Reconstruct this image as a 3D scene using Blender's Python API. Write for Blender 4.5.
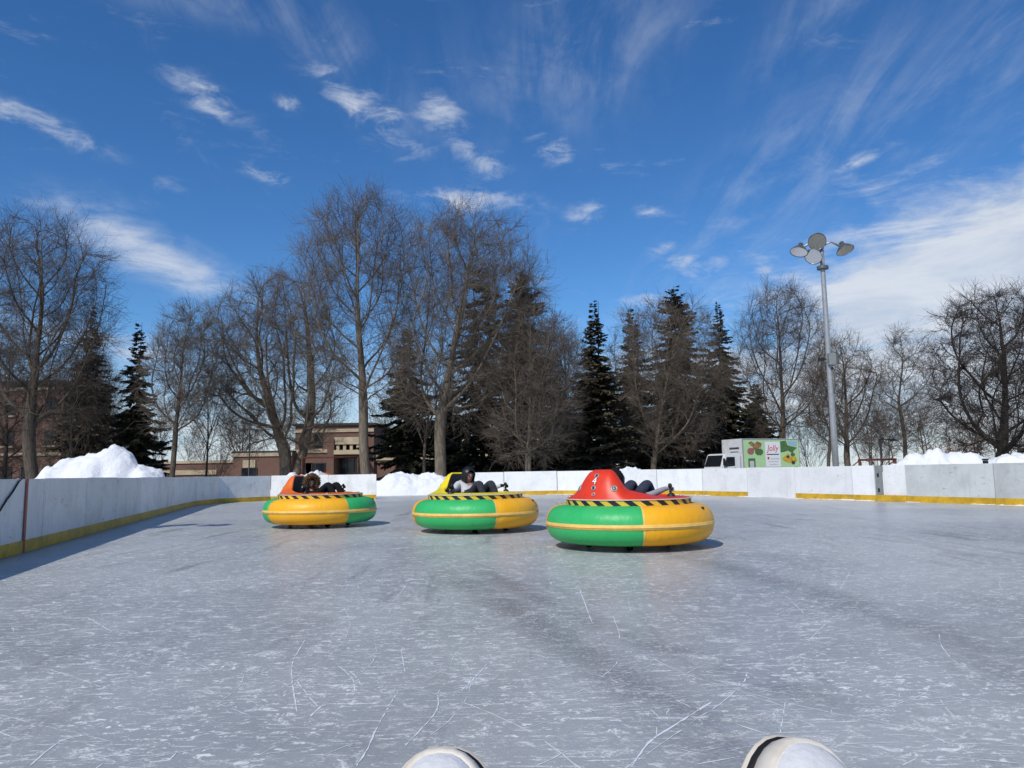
import bpy, bmesh, math, random
import numpy as np
from mathutils import Vector, Matrix, Euler, noise as mnoise

for o in list(bpy.data.objects): bpy.data.objects.remove(o)
S = bpy.context.scene
COL = S.collection
RAD = math.radians

# ------------------------------------------------------------------ camera
FPX, ROLL, CAMH = 750.0, 0.0165, 0.93
PITCH = math.atan((472.5 - 384) / FPX)
cF = Vector((0, math.cos(PITCH), math.sin(PITCH)))
R0 = Vector((1, 0, 0)); U0 = Vector((0, -math.sin(PITCH), math.cos(PITCH)))
cR = R0 * math.cos(ROLL) - U0 * math.sin(ROLL)
cU = U0 * math.cos(ROLL) + R0 * math.sin(ROLL)
cam = bpy.data.cameras.new('camera'); camo = bpy.data.objects.new('camera', cam); COL.objects.link(camo)
cam.sensor_width = 36; cam.lens = 36 * FPX / 1024; cam.clip_start = 0.02; cam.clip_end = 3000
M = Matrix((cR, cU, -cF)).transposed().to_4x4(); M.translation = (0, 0, CAMH)
camo.matrix_world = M
S.camera = camo
S.render.resolution_x, S.render.resolution_y = 1024, 768

def ray(px, py): return cF * FPX + cR * (px - 512) - cU * (py - 384)
def at(px, py, Y):
    d = ray(px, py); return d * (Y / d.y) + Vector((0, 0, CAMH))
def ground(px, py, z=0.0):
    d = ray(px, py); return d * ((z - CAMH) / d.z) + Vector((0, 0, CAMH))

# ------------------------------------------------------------------ light
SUN_EL = RAD(43.0); SH = Vector((0.50, 0.866))           # direction shadows fall on the ground
sdir = Vector((-SH.x * math.cos(SUN_EL), -SH.y * math.cos(SUN_EL), math.sin(SUN_EL)))
sl = bpy.data.lights.new('sun', 'SUN'); sl.energy = 3.6; sl.angle = RAD(0.55); sl.color = (1.0, 0.955, 0.88)
so = bpy.data.objects.new('sun', sl); COL.objects.link(so)
so.rotation_euler = sdir.to_track_quat('Z', 'Y').to_euler()

W = bpy.data.worlds.new('World'); S.world = W; W.use_nodes = True
wn = W.node_tree; wn.nodes.clear()
class NT:
    """tiny node helper"""
    def __init__(s, nt): s.nt = nt
    def n(s, t, **k):
        nd = s.nt.nodes.new(t)
        for a, v in k.items(): setattr(nd, a, v)
        return nd
    def l(s, a, b): s.nt.links.new(a, b)
    def val(s, sock, v):
        if hasattr(v, 'is_output') or isinstance(v, bpy.types.NodeSocket): s.l(v, sock)
        else: sock.default_value = v
    def m(s, op, a, b=0.0, c=0.0, clamp=False):
        nd = s.n('ShaderNodeMath', operation=op, use_clamp=clamp)
        s.val(nd.inputs[0], a); s.val(nd.inputs[1], b); s.val(nd.inputs[2], c)
        return nd.outputs[0]
    def vm(s, op, a, b=(0, 0, 0)):
        nd = s.n('ShaderNodeVectorMath', operation=op); s.val(nd.inputs[0], a); s.val(nd.inputs[1], b)
        return nd.outputs[0]
    def ss(s, x, lo, hi):
        nd = s.n('ShaderNodeMapRange', interpolation_type='SMOOTHSTEP')
        s.val(nd.inputs[0], x); nd.inputs[1].default_value = lo; nd.inputs[2].default_value = hi
        return nd.outputs[0]
    def noise(s, vec, scale, detail=4, rough=.55, dist=0.0):
        nd = s.n('ShaderNodeTexNoise'); s.val(nd.inputs['Vector'], vec)
        nd.inputs['Scale'].default_value = scale; nd.inputs['Detail'].default_value = detail
        nd.inputs['Roughness'].default_value = rough; nd.inputs['Distortion'].default_value = dist
        return nd.outputs[0]
    def mapping(s, vec, scale=(1, 1, 1), rot=(0, 0, 0), loc=(0, 0, 0)):
        nd = s.n('ShaderNodeMapping'); s.val(nd.inputs[0], vec)
        nd.inputs['Scale'].default_value = scale; nd.inputs['Rotation'].default_value = rot; nd.inputs['Location'].default_value = loc
        return nd.outputs[0]
    def mix(s, f, a, b, bt='MIX'):
        nd = s.n('ShaderNodeMix', data_type='RGBA', blend_type=bt)
        s.val(nd.inputs[0], f)
        for q, v in ((6, a), (7, b)):
            if isinstance(v, tuple): v = (*v[:3], 1)
            s.val(nd.inputs[q], v)
        return nd.outputs[2]

def build_world():
    t = NT(wn)
    sky = t.n('ShaderNodeTexSky', sky_type='NISHITA', sun_disc=False)
    sky.sun_elevation = SUN_EL; sky.sun_rotation = math.atan2(sdir.x, sdir.y)
    sky.air_density = 1.0; sky.dust_density = 0.1; sky.ozone_density = 2.0; sky.altitude = 200
    co = t.n('ShaderNodeTexCoord').outputs['Generated']
    sep = t.n('ShaderNodeSeparateXYZ'); t.l(co, sep.inputs[0])
    x, y, z = sep.outputs
    az = t.m('ARCTAN2', x, y); el = t.m('ARCSINE', z)
    zz = t.m('ADD', t.m('MAXIMUM', z, 0.0), 0.10)
    cmb = t.n('ShaderNodeCombineXYZ'); t.l(t.m('DIVIDE', x, zz), cmb.inputs[0]); t.l(t.m('DIVIDE', y, zz), cmb.inputs[1])
    pl = cmb.outputs[0]                       # flat cloud layer seen in perspective
    cae = t.n('ShaderNodeCombineXYZ'); t.l(az, cae.inputs[0]); t.l(el, cae.inputs[1])
    ae = cae.outputs[0]
    # detail noises
    cirrus = t.noise(t.mapping(pl, scale=(3.6, .75, 1), rot=(0, 0, RAD(-8))), 1.9, 8, .62, .8)
    fine = t.noise(t.mapping(pl, scale=(1.5, .8, 1), rot=(0, 0, RAD(14))), 5.0, 5, .65, .6)
    puff = t.noise(t.mapping(ae, scale=(1, 2.3, 1), rot=(0, 0, RAD(10))), 17.0, 6, .64, .5)
    layer = t.noise(t.mapping(ae, scale=(1, 3.8, 1), rot=(0, 0, RAD(-6))), 6.0, 7, .62, .6)
    def blob(px, py, rx, ry, rot=0.0):
        d = ray(px, py).normalized(); a0 = math.atan2(d.x, d.y); e0 = math.asin(d.z)
        kx = 1 / (rx / FPX); ky = 1 / (ry / FPX); c, s_ = math.cos(RAD(rot)), math.sin(RAD(rot))
        dx = t.m('SUBTRACT', az, a0); dy = t.m('SUBTRACT', el, e0)
        u = t.m('MULTIPLY', t.m('ADD', t.m('MULTIPLY', dx, c), t.m('MULTIPLY', dy, s_)), kx)
        v = t.m('MULTIPLY', t.m('SUBTRACT', t.m('MULTIPLY', dy, c), t.m('MULTIPLY', dx, s_)), ky)
        q = t.m('ADD', t.m('MULTIPLY', u, u), t.m('MULTIPLY', v, v))
        return t.m('EXPONENT', t.m('MULTIPLY', q, -1.0))
    def union(bl):
        r = bl[0]
        for b in bl[1:]: r = t.m('MAXIMUM', r, b)
        return r
    # small cumulus shreds: (px, py, half width, half height, tilt), tilt counter-clockwise
    P = union([blob(480, 160, 38, 17, -28), blob(552, 148, 30, 16, -22), blob(470, 200, 75, 16, -4), blob(585, 212, 24, 13, 20),
               blob(370, 112, 80, 22, -30), blob(437, 112, 40, 22, -35), blob(288, 103, 15, 9), blob(205, 97, 45, 15, -20),
               blob(35, 122, 62, 12, -13), blob(262, 172, 30, 9, -12), blob(690, 266, 40, 15, -12), blob(664, 250, 16, 9),
               blob(652, 213, 22, 9), blob(716, 262, 14, 9), blob(762, 271, 14, 6), blob(865, 158, 30, 7, 14),
               blob(640, 300, 30, 9)])
    Lb = union([blob(150, 255, 95, 24, -22), blob(190, 282, 52, 16, -10), blob(100, 345, 90, 16, -8)])
    B = union([blob(1010, 275, 190, 70, 8), blob(905, 318, 120, 34, 6), blob(1090, 215, 160, 60, 18), blob(880, 300, 70, 30, 0),
               blob(1040, 370, 330, 62, 0)])
    C = union([blob(580, 45, 120, 60, 20), blob(790, 165, 150, 42, 38), blob(985, 60, 150, 36, 34), blob(330, 40, 120, 26, -38),
               blob(830, 10, 70, 30, 30), blob(215, 5, 110, 14, 0), blob(710, 300, 110, 20, 10)])
    mp = t.m('MULTIPLY', t.ss(P, .05, .9), t.ss(t.m('ADD', t.m('ADD', t.m('MULTIPLY', puff, .72), t.m('MULTIPLY', fine, .28)), t.m('MULTIPLY', P, .14)), .50, .82))
    ml = t.m('MULTIPLY', Lb, t.ss(t.m('ADD', t.m('ADD', t.m('MULTIPLY', layer, .6), t.m('MULTIPLY', puff, .4)), t.m('MULTIPLY', Lb, .18)), .46, .80))
    mb = t.ss(t.m('ADD', t.m('MULTIPLY', B, .95), t.m('ADD', t.m('MULTIPLY', t.m('SUBTRACT', layer, .5), 1.0), t.m('MULTIPLY', t.m('SUBTRACT', puff, .5), .55))), .07, .70)
    mc = t.m('MULTIPLY', C, t.ss(t.m('ADD', t.m('MULTIPLY', cirrus, .62), t.m('MULTIPLY', fine, .38)), .40, .72))
    # the same thin cirrus over the whole dome
    mg = t.m('MULTIPLY', t.ss(cirrus, .60, .90), .16)
    mask = t.m('MAXIMUM', t.m('MAXIMUM', t.m('MULTIPLY', mp, .78), t.m('MULTIPLY', ml, .80)), t.m('MAXIMUM', t.m('MULTIPLY', mb, .90), t.m('MAXIMUM', t.m('MULTIPLY', mc, .36), mg)))
    mask = t.m('MINIMUM', mask, .93)
    hz = t.m('MULTIPLY', t.m('SUBTRACT', 1.0, t.ss(z, .0, .20)), t.m('ADD', .42, t.m('MULTIPLY', layer, .75)))   # pale bank round the horizon
    mask = t.m('MAXIMUM', mask, t.m('MINIMUM', hz, .88))
    up = t.ss(z, -.02, .005); mask = t.m('MULTIPLY', mask, up)
    cloudcol = t.mix(t.ss(layer, .35, .65), (5.2, 5.9, 7.0), (7.0, 7.35, 7.9))
    hs = t.n('ShaderNodeHueSaturation'); hs.inputs['Saturation'].default_value = 1.22; hs.inputs['Value'].default_value = 1.0
    t.l(sky.outputs[0], hs.inputs['Color'])
    blue = t.mix(1.0, hs.outputs[0], (.68, .93, 1.17), 'MULTIPLY')
    col = t.mix(mask, blue, cloudcol)
    bg = t.n('ShaderNodeBackground'); t.l(col, bg.inputs[0]); bg.inputs[1].default_value = 0.105
    out = t.n('ShaderNodeOutputWorld'); t.l(bg.outputs[0], out.inputs[0])
build_world()
vs = S.view_settings; vs.view_transform = 'Standard'; vs.look = 'None'; vs.exposure = 0.0; vs.gamma = 1.0; vs.use_curve_mapping = False

# ------------------------------------------------------------------ materials
MATS = {}
def mat(name, col, rough=.6, spec=.4, var=0.0, vscale=8.0, bump=0.0, bscale=40.0, metal=0.0, coat=0.0, col2=None, stretch=(1, 1, 1), trans=0.0, island=0.0):
    """principled material; col2/var: noise-driven second colour; bump: fine relief"""
    m = bpy.data.materials.new(name); m.use_nodes = True
    t = NT(m.node_tree); b = m.node_tree.nodes['Principled BSDF']
    b.inputs['Roughness'].default_value = rough; b.inputs['Specular IOR Level'].default_value = spec
    b.inputs['Metallic'].default_value = metal; b.inputs['Coat Weight'].default_value = coat
    b.inputs['Transmission Weight'].default_value = trans
    co = t.mapping(t.n('ShaderNodeTexCoord').outputs['Object'], scale=stretch)
    base = (*col, 1)
    if var > 0 or col2:
        c2 = col2 or tuple(max(0, c * (1 - var)) for c in col)
        f = t.ss(t.noise(co, vscale, 6, .6, .3), .32, .70)
        base = t.mix(f, c2, col)
        f2 = t.noise(co, vscale * 5.3, 4, .6)
        base = t.mix(t.m('MULTIPLY', t.ss(f2, .45, .75), .35), base, tuple(c * .72 for c in c2))
    if island > 0:
        ri = t.n('ShaderNodeNewGeometry').outputs['Random Per Island']
        k = t.m('ADD', t.m('MULTIPLY', ri, 2 * island), 1 - island)
        cc = t.n('ShaderNodeCombineColor')
        for q in range(3): t.l(k, cc.inputs[q])
        base = t.mix(1.0, base, cc.outputs[0], 'MULTIPLY')
    if isinstance(base, tuple): b.inputs['Base Color'].default_value = base
    else: t.l(base, b.inputs['Base Color'])
    if bump > 0:
        bn = t.n('ShaderNodeBump'); bn.inputs['Strength'].default_value = bump; bn.inputs['Distance'].default_value = .02
        t.l(t.noise(co, bscale, 5, .6), bn.inputs['Height']); t.l(bn.outputs[0], b.inputs['Normal'])
    MATS[name] = m
    return m

def ice_mat():
    m = bpy.data.materials.new('ice'); m.use_nodes = True
    t = NT(m.node_tree); b = m.node_tree.nodes['Principled BSDF']
    co = t.n('ShaderNodeTexCoord').outputs['Object']
    big = t.noise(co, .35, 4, .55, .4)
    mid = t.noise(co, 1.7, 5, .6, .5)
    grain = t.noise(co, 48.0, 4, .7); grain2 = t.noise(t.mapping(co, scale=(1, 1.2, 1), loc=(4, 9, 0)), 140.0, 2, .6)
    # wet tracks dragged along the rink by the bumper cars
    tr = t.noise(t.mapping(co, scale=(1.0, .11, 1), rot=(0, 0, RAD(10))), 3.0, 5, .65, .5)
    tr2 = t.noise(t.mapping(co, scale=(1.0, .10, 1), rot=(0, 0, RAD(-20)), loc=(3, 1, 0)), 2.4, 5, .65, .6)
    where = t.ss(t.noise(co, .28, 3, .5, .4), .44, .60)
    wet = t.m('MAXIMUM', t.m('MULTIPLY', t.ss(tr, .52, .68), where), t.m('MULTIPLY', t.ss(tr2, .56, .72), .55))
    # three worn tracks the cars keep following: x as a quadratic of y on the ice
    sx = t.n('ShaderNodeSeparateXYZ'); t.l(t.vm('ADD', co, t.vm('MULTIPLY', t.vm('SUBTRACT', t.n('ShaderNodeTexNoise').outputs['Color'], (.5, .5, .5)), (.25, .25, 0))), sx.inputs[0])
    for pts, wd, am in (([(490, 575), (610, 627), (690, 652), (800, 690)], .16, .8), ([(470, 585), (585, 650), (672, 700), (740, 755)], .20, .9), ([(700, 560), (810, 592), (900, 620), (1010, 655)], .22, .8)):
        G = [ground(*q) for q in pts]; c2, c1, c0 = np.polyfit([g.y for g in G], [g.x for g in G], 2); ylo, yhi = min(g.y for g in G), max(g.y for g in G)
        fx = t.m('ADD', t.m('MULTIPLY', sx.outputs[1], t.m('ADD', t.m('MULTIPLY', sx.outputs[1], float(c2)), float(c1))), float(c0))
        dq = t.m('DIVIDE', t.m('SUBTRACT', sx.outputs[0], fx), wd); gs = t.m('EXPONENT', t.m('MULTIPLY', t.m('MULTIPLY', dq, dq), -1.0))
        ends = t.m('MULTIPLY', t.ss(sx.outputs[1], ylo - .7, ylo + .3), t.m('SUBTRACT', 1.0, t.ss(sx.outputs[1], yhi - .3, yhi + 1.8)))
        wet = t.m('MAXIMUM', wet, t.m('MULTIPLY', t.m('MULTIPLY', gs, ends), t.m('MULTIPLY', t.ss(mid, .30, .55), am)))
    wet = t.m('MULTIPLY', wet, t.ss(grain, .28, .54))
    # frost: scraped patches, short flecks and dragged streaks
    g1 = t.ss(t.noise(t.mapping(co, scale=(1.0, 1.25, 1), rot=(0, 0, RAD(17))), 7.0, 8, .74, .6), .535, .64)
    g2 = t.ss(t.noise(t.mapping(co, scale=(.8, 1.3, 1), rot=(0, 0, RAD(-12))), 22.0, 6, .72, .9), .545, .63)
    s1 = t.ss(t.noise(t.mapping(co, scale=(.40, 3.2, 1), rot=(0, 0, RAD(14))), 13.0, 5, .68, .6), .60, .66)
    s2 = t.ss(t.noise(t.mapping(co, scale=(.30, 3.8, 1), rot=(0, 0, RAD(-33)), loc=(5, 2, 0)), 12.0, 5, .68, .5), .61, .67)
    s3 = t.ss(t.noise(t.mapping(co, scale=(.26, 4.2, 1), rot=(0, 0, RAD(64)), loc=(1, 7, 0)), 9.0, 4, .66, .5), .63, .68)
    crumb = t.ss(t.noise(co, 95.0, 3, .65), .38, .58)
    dense = t.ss(t.noise(co, .9, 4, .6, .6), .36, .66)
    patch = t.m('MULTIPLY', t.m('MULTIPLY', g1, crumb), .85)
    fleck = t.m('MULTIPLY', g2, t.m('ADD', .36, t.m('MULTIPLY', dense, .58)))
    streak = t.m('MULTIPLY', t.m('MAXIMUM', s1, t.m('MAXIMUM', s2, s3)), t.m('MULTIPLY', t.m('ADD', .35, t.m('MULTIPLY', crumb, .65)), .85))
    fr = t.m('MAXIMUM', t.m('MAXIMUM', patch, fleck), streak)
    fr = t.m('MULTIPLY', fr, t.m('SUBTRACT', 1.0, t.m('MULTIPLY', wet, .55)))
    base = t.mix(t.ss(big, .34, .66), (.318, .330, .325), (.465, .472, .450))
    base = t.mix(t.m('MULTIPLY', t.ss(mid, .40, .68), .35), base, (.485, .488, .465))
    base = t.mix(t.m('MULTIPLY', t.ss(grain, .38, .68), .30), base, (.27, .285, .295))
    base = t.mix(t.m('MULTIPLY', t.ss(grain2, .50, .72), .25), base, (.62, .62, .595))
    base = t.mix(t.m('MULTIPLY', wet, .78), base, (.165, .160, .156))
    col = t.mix(fr, base, (.92, .915, .89))
    t.l(col, b.inputs['Base Color'])
    rg = t.m('ADD', t.m('ADD', .30, t.m('MULTIPLY', fr, .35)), t.m('MULTIPLY', t.m('SUBTRACT', mid, .5), .12))
    t.l(rg, b.inputs['Roughness'])
    b.inputs['IOR'].default_value = 1.31; b.inputs['Specular IOR Level'].default_value = .5
    bn = t.n('ShaderNodeBump'); bn.inputs['Strength'].default_value = .35; bn.inputs['Distance'].default_value = .004
    hgt = t.m('ADD', t.m('MULTIPLY', t.noise(co, 22, 5, .6), .7), fr)
    t.l(hgt, bn.inputs['Height']); t.l(bn.outputs[0], b.inputs['Normal'])
    MATS['ice'] = m

def board_mat(name, col, dirt):
    m = bpy.data.materials.new(name); m.use_nodes = True
    t = NT(m.node_tree); b = m.node_tree.nodes['Principled BSDF']
    oi = t.n('ShaderNodeObjectInfo'); co = t.n('ShaderNodeTexCoord').outputs['Object']
    off = t.n('ShaderNodeCombineXYZ'); t.l(t.m('MULTIPLY', oi.outputs['Random'], 50.0), off.inputs[0])
    v = t.vm('ADD', co, off.outputs[0])
    n1 = t.noise(v, 1.6, 6, .6, .4)
    drip = t.noise(t.mapping(v, scale=(6, 6, .5)), 2.0, 5, .65, .3)
    scuff = t.noise(t.mapping(v, scale=(1.2, 1.2, 4.0), rot=(.5, .4, .3)), 5.0, 5, .7, 1.2)
    base = t.mix(t.m('MULTIPLY', t.ss(n1, .40, .72), dirt), col, tuple(c * .74 for c in col))
    base = t.mix(t.m('MULTIPLY', t.ss(drip, .52, .78), dirt * .7), base, (.42, .42, .40))
    base = t.mix(t.m('MULTIPLY', t.ss(scuff, .61, .68), .75 * dirt + .15), base, (.16, .18, .16))
    k = t.m('ADD', t.m('MULTIPLY', oi.outputs['Random'], .14), .90)
    cc = t.n('ShaderNodeCombineColor')
    for q in range(3): t.l(k, cc.inputs[q])
    base = t.mix(1.0, base, cc.outputs[0], 'MULTIPLY')
    t.l(base, b.inputs['Base Color']); b.inputs['Roughness'].default_value = .42; b.inputs['Specular IOR Level'].default_value = .35
    MATS[name] = m

def snow_mat():
    m = bpy.data.materials.new('snow'); m.use_nodes = True
    t = NT(m.node_tree); b = m.node_tree.nodes['Principled BSDF']
    co = t.n('ShaderNodeTexCoord').outputs['Object']
    d = t.ss(t.noise(co, 3.2, 7, .68, .6), .60, .76)
    g = t.ss(t.noise(co, 16.0, 4, .6), .66, .74)
    base = t.mix(t.m('MULTIPLY', d, .35), (.80, .803, .81), (.42, .40, .37))
    base = t.mix(t.m('MULTIPLY', g, .45), base, (.36, .34, .31))
    t.l(base, b.inputs['Base Color']); b.inputs['Roughness'].default_value = .75; b.inputs['Specular IOR Level'].default_value = .2
    bn = t.n('ShaderNodeBump'); bn.inputs['Strength'].default_value = .9; bn.inputs['Distance'].default_value = .06
    t.l(t.noise(co, 7.0, 8, .65), bn.inputs['Height']); t.l(bn.outputs[0], b.inputs['Normal'])
    MATS['snow'] = m

def ground_mat():
    m = bpy.data.materials.new('ground'); m.use_nodes = True
    t = NT(m.node_tree); b = m.node_tree.nodes['Principled BSDF']
    co = t.n('ShaderNodeTexCoord').outputs['Object']
    f = t.ss(t.noise(co, .22, 8, .62, .5), .46, .58)
    mud = t.mix(t.noise(co, 3.0, 6, .65), (.10, .075, .045), (.20, .17, .10))
    sn = t.mix(t.noise(co, 2.0, 6, .6), (.66, .67, .69), (.86, .87, .89))
    t.l(t.mix(f, mud, sn), b.inputs['Base Color']); b.inputs['Roughness'].default_value = .85
    bn = t.n('ShaderNodeBump'); bn.inputs['Strength'].default_value = .6; bn.inputs['Distance'].default_value = .05
    t.l(t.noise(co, 5.0, 6, .6), bn.inputs['Height']); t.l(bn.outputs[0], b.inputs['Normal'])
    MATS['ground'] = m

def brick_mat():
    m = bpy.data.materials.new('brick'); m.use_nodes = True
    t = NT(m.node_tree); b = m.node_tree.nodes['Principled BSDF']
    co = t.n('ShaderNodeTexCoord').outputs['Object']
    sp = t.n('ShaderNodeSeparateXYZ'); t.l(co, sp.inputs[0])
    cb = t.n('ShaderNodeCombineXYZ'); t.l(t.m('ADD', sp.outputs[0], sp.outputs[1]), cb.inputs[0]); t.l(sp.outputs[2], cb.inputs[1])
    bk = t.n('ShaderNodeTexBrick'); t.l(cb.outputs[0], bk.inputs['Vector'])
    bk.inputs['Color1'].default_value = (.17, .072, .045, 1); bk.inputs['Color2'].default_value = (.115, .05, .033, 1); bk.inputs['Mortar'].default_value = (.17, .14, .115, 1)
    bk.inputs['Scale'].default_value = 1.0; bk.inputs['Brick Width'].default_value = .22; bk.inputs['Row Height'].default_value = .075; bk.inputs['Mortar Size'].default_value = .008
    f = t.ss(t.noise(co, .5, 5, .6), .4, .7)
    t.l(t.mix(t.m('MULTIPLY', f, .4), bk.outputs[0], (.14, .06, .04)), b.inputs['Base Color']); b.inputs['Roughness'].default_value = .85
    MATS['brick'] = m

ice_mat(); snow_mat(); ground_mat(); brick_mat()
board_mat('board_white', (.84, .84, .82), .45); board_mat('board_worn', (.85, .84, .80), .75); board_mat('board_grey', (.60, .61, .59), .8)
mat('kick_yellow', (.70, .42, .025), .45, .4, .35, 3.0)
mat('red_line', (.42, .05, .04), .45, .4, .5, 6.0)
mat('frost', (.74, .77, .80), .8, .2)
mat('bark_grey', (.150, .122, .094), .9, .15, .55, 5.0, .8, 14.0, stretch=(3, 3, .5))
mat('bark_pale', (.235, .195, .145), .9, .15, .5, 4.0, .8, 12.0, stretch=(3, 3, .5))
mat('bark_dark', (.075, .062, .052), .9, .15, .5, 5.0, .8, 14.0, stretch=(3, 3, .5))
mat('twig_brown', (.112, .090, .072), .85, .15, island=.35)
mat('twig_tan', (.150, .122, .096), .85, .15, island=.35)
mat('twig_dark', (.060, .048, .042), .85, .15, island=.35)
mat('twig_red', (.17, .070, .028), .85, .15, island=.4)
mat('needles', (.074, .072, .040), .7, .25, island=.6, var=.4, vscale=.7)
mat('needles_brown', (.105, .088, .054), .7, .25, island=.6, var=.4, vscale=.7)
mat('stone_cream', (.52, .43, .29), .8, .2, .25, 1.0)
mat('roof_dark', (.06, .055, .05), .85, .2, .3, 2.0)
mat('window_glass', (.012, .015, .02), .06, .5)
mat('frame_dark', (.03, .028, .027), .5, .4)
mat('steel', (.42, .42, .41), .38, .5, .2, 9.0, metal=.35)
mat('steel_dark', (.17, .175, .16), .45, .5, .3, 12.0, metal=.5)
mat('reflector', (.86, .88, .90), .18, .6, metal=.9)
mat('lens_grey', (.24, .24, .215), .3, .5, .3, 18.0)
mat('lens_white', (.80, .82, .84), .25, .5, .1, 9.0)
mat('box_grey', (.25, .27, .26), .55, .4, .2, 8.0)
mat('black_metal', (.018, .018, .02), .45, .4)
mat('rust_paint', (.13, .035, .025), .6, .3, .4, 6.0)
mat('truck_white', (.78, .78, .77), .3, .5, .1, 3.0, coat=.3)
mat('truck_grey', (.62, .63, .65), .45, .4, .15, 3.0)
mat('truck_green', (.46, .70, .36), .4, .4, .08, 2.0)
mat('print_white', (.80, .80, .80), .45, .4)
mat('print_red', (.55, .02, .02), .45, .4)
mat('print_dark', (.05, .06, .055), .5, .3)
mat('print_green', (.05, .12, .04), .5, .3, col2=(.12, .22, .08), vscale=9.0)
mat('print_tan', (.40, .24, .12), .5, .3, col2=(.20, .09, .04), vscale=7.0)
mat('print_pink', (.42, .20, .19), .5, .3, col2=(.30, .10, .10), vscale=9.0)
mat('print_yellow', (.75, .50, .05), .5, .3, col2=(.45, .25, .03), vscale=5.0)
mat('print_blue', (.30, .48, .62), .5, .3)
mat('rubber_black', (.016, .016, .017), .6, .35)
def vinyl_mat(name, col):
    m = bpy.data.materials.new(name); m.use_nodes = True
    t = NT(m.node_tree); b = m.node_tree.nodes['Principled BSDF']
    co = t.n('ShaderNodeTexCoord').outputs['Object']
    fade = t.ss(t.noise(co, 1.8, 5, .6, .5), .40, .68); scuff = t.ss(t.noise(t.mapping(co, scale=(1, 1, 3.5)), 9.0, 6, .7, .8), .62, .72); grime = t.ss(t.noise(co, 30.0, 4, .6), .60, .75)
    base = t.mix(t.m('MULTIPLY', fade, .30), col, tuple(min(.9, c * 1.12 + .045) for c in col))
    base = t.mix(t.m('MULTIPLY', scuff, .38), base, tuple(c * .42 + .02 for c in col)); base = t.mix(t.m('MULTIPLY', grime, .22), base, (.12, .11, .09))
    t.l(base, b.inputs['Base Color'])
    t.l(t.m('ADD', .42, t.m('MULTIPLY', scuff, .25)), b.inputs['Roughness']); b.inputs['Specular IOR Level'].default_value = .35
    sp = t.n('ShaderNodeSeparateXYZ'); t.l(co, sp.inputs[0]); cb = t.n('ShaderNodeCombineXYZ')
    t.l(t.m('MULTIPLY', t.m('ARCTAN2', sp.outputs[1], sp.outputs[0]), 5.0), cb.inputs[0]); t.l(t.m('MULTIPLY', sp.outputs[2], 2.2), cb.inputs[1])
    wr = t.noise(cb.outputs[0], 3.0, 5, .55, .6)          # shallow vertical puckers of the inflated skin
    bn = t.n('ShaderNodeBump'); bn.inputs['Strength'].default_value = .24; bn.inputs['Distance'].default_value = .03
    t.l(wr, bn.inputs['Height']); t.l(bn.outputs[0], b.inputs['Normal']); MATS[name] = m
vinyl_mat('vinyl_green', (.034, .43, .118)); vinyl_mat('vinyl_orange', (.92, .43, .012))
mat('vinyl_strip', (.90, .56, .14), .5, .35, .2, 6.0)
mat('shell_red', (.78, .045, .012), .42, .4, .14, 4.0, .1, 12.0)
mat('shell_orange', (.80, .16, .012), .42, .4, .14, 4.0, .1, 12.0)
mat('shell_yellow', (.86, .66, .015), .42, .4, .12, 4.0, .1, 12.0)
mat('hazard_yellow', (.80, .52, .05), .45, .4, .15, 8.0)
mat('hazard_black', (.018, .018, .018), .5, .4)
mat('lip_white', (.70, .66, .60), .4, .4, .2, 9.0)
mat('seat_black', (.02, .02, .021), .55, .35)
mat('lamp_green', (.12, .20, .13), .15, .6)
mat('cloth_black', (.014, .014, .016), .9, .15, .3, 20.0)
mat('cloth_charcoal', (.045, .046, .056), .9, .15, .3, 20.0)
mat('cloth_navy', (.050, .055, .085), .9, .15, .3, 20.0)
mat('cloth_white', (.62, .61, .60), .85, .2, .15, 12.0)
mat('cloth_grey', (.36, .36, .38), .85, .2, .2, 12.0)
mat('skin', (.48, .27, .18), .55, .4, .12, 12.0)
mat('hair_black', (.010, .009, .009), .45, .4)
mat('fur_brown', (.17, .095, .045), .9, .2, island=.5)
mat('shoe_white', (.72, .71, .70), .75, .25, .08, 25.0, .15, 160.0)
mat('shoe_rubber', (.72, .68, .60), .5, .4, col2=(.62, .55, .44), vscale=14.0)
mat('shoe_line', (.014, .012, .012), .55, .35)
mat('tarp_orange', (.75, .20, .03), .6, .3, .3, 4.0)

# ------------------------------------------------------------------ mesh helpers
def link(name, me, parent=None):
    o = bpy.data.objects.new(name, me); COL.objects.link(o)
    if parent: o.parent = parent
    return o
def tag(o, label=None, cat=None, group=None, kind=None):
    if label: o['label'] = label
    if cat: o['category'] = cat
    if group: o['group'] = group
    if kind: o['kind'] = kind
    return o
def empty(name, loc=(0, 0, 0), rz=0.0, label=None, cat=None, group=None):
    o = bpy.data.objects.new(name, None); COL.objects.link(o)
    o.location = loc; o.rotation_euler = (0, 0, rz); o.empty_display_size = .3
    return tag(o, label, cat, group)
def kids(o): return [c for c in COL.objects if c.parent == o]
def copy_tree(o, parent=None):
    c = o.copy(); COL.objects.link(c); c.parent = parent
    for ch in kids(o): copy_tree(ch, c)
    return c

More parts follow.
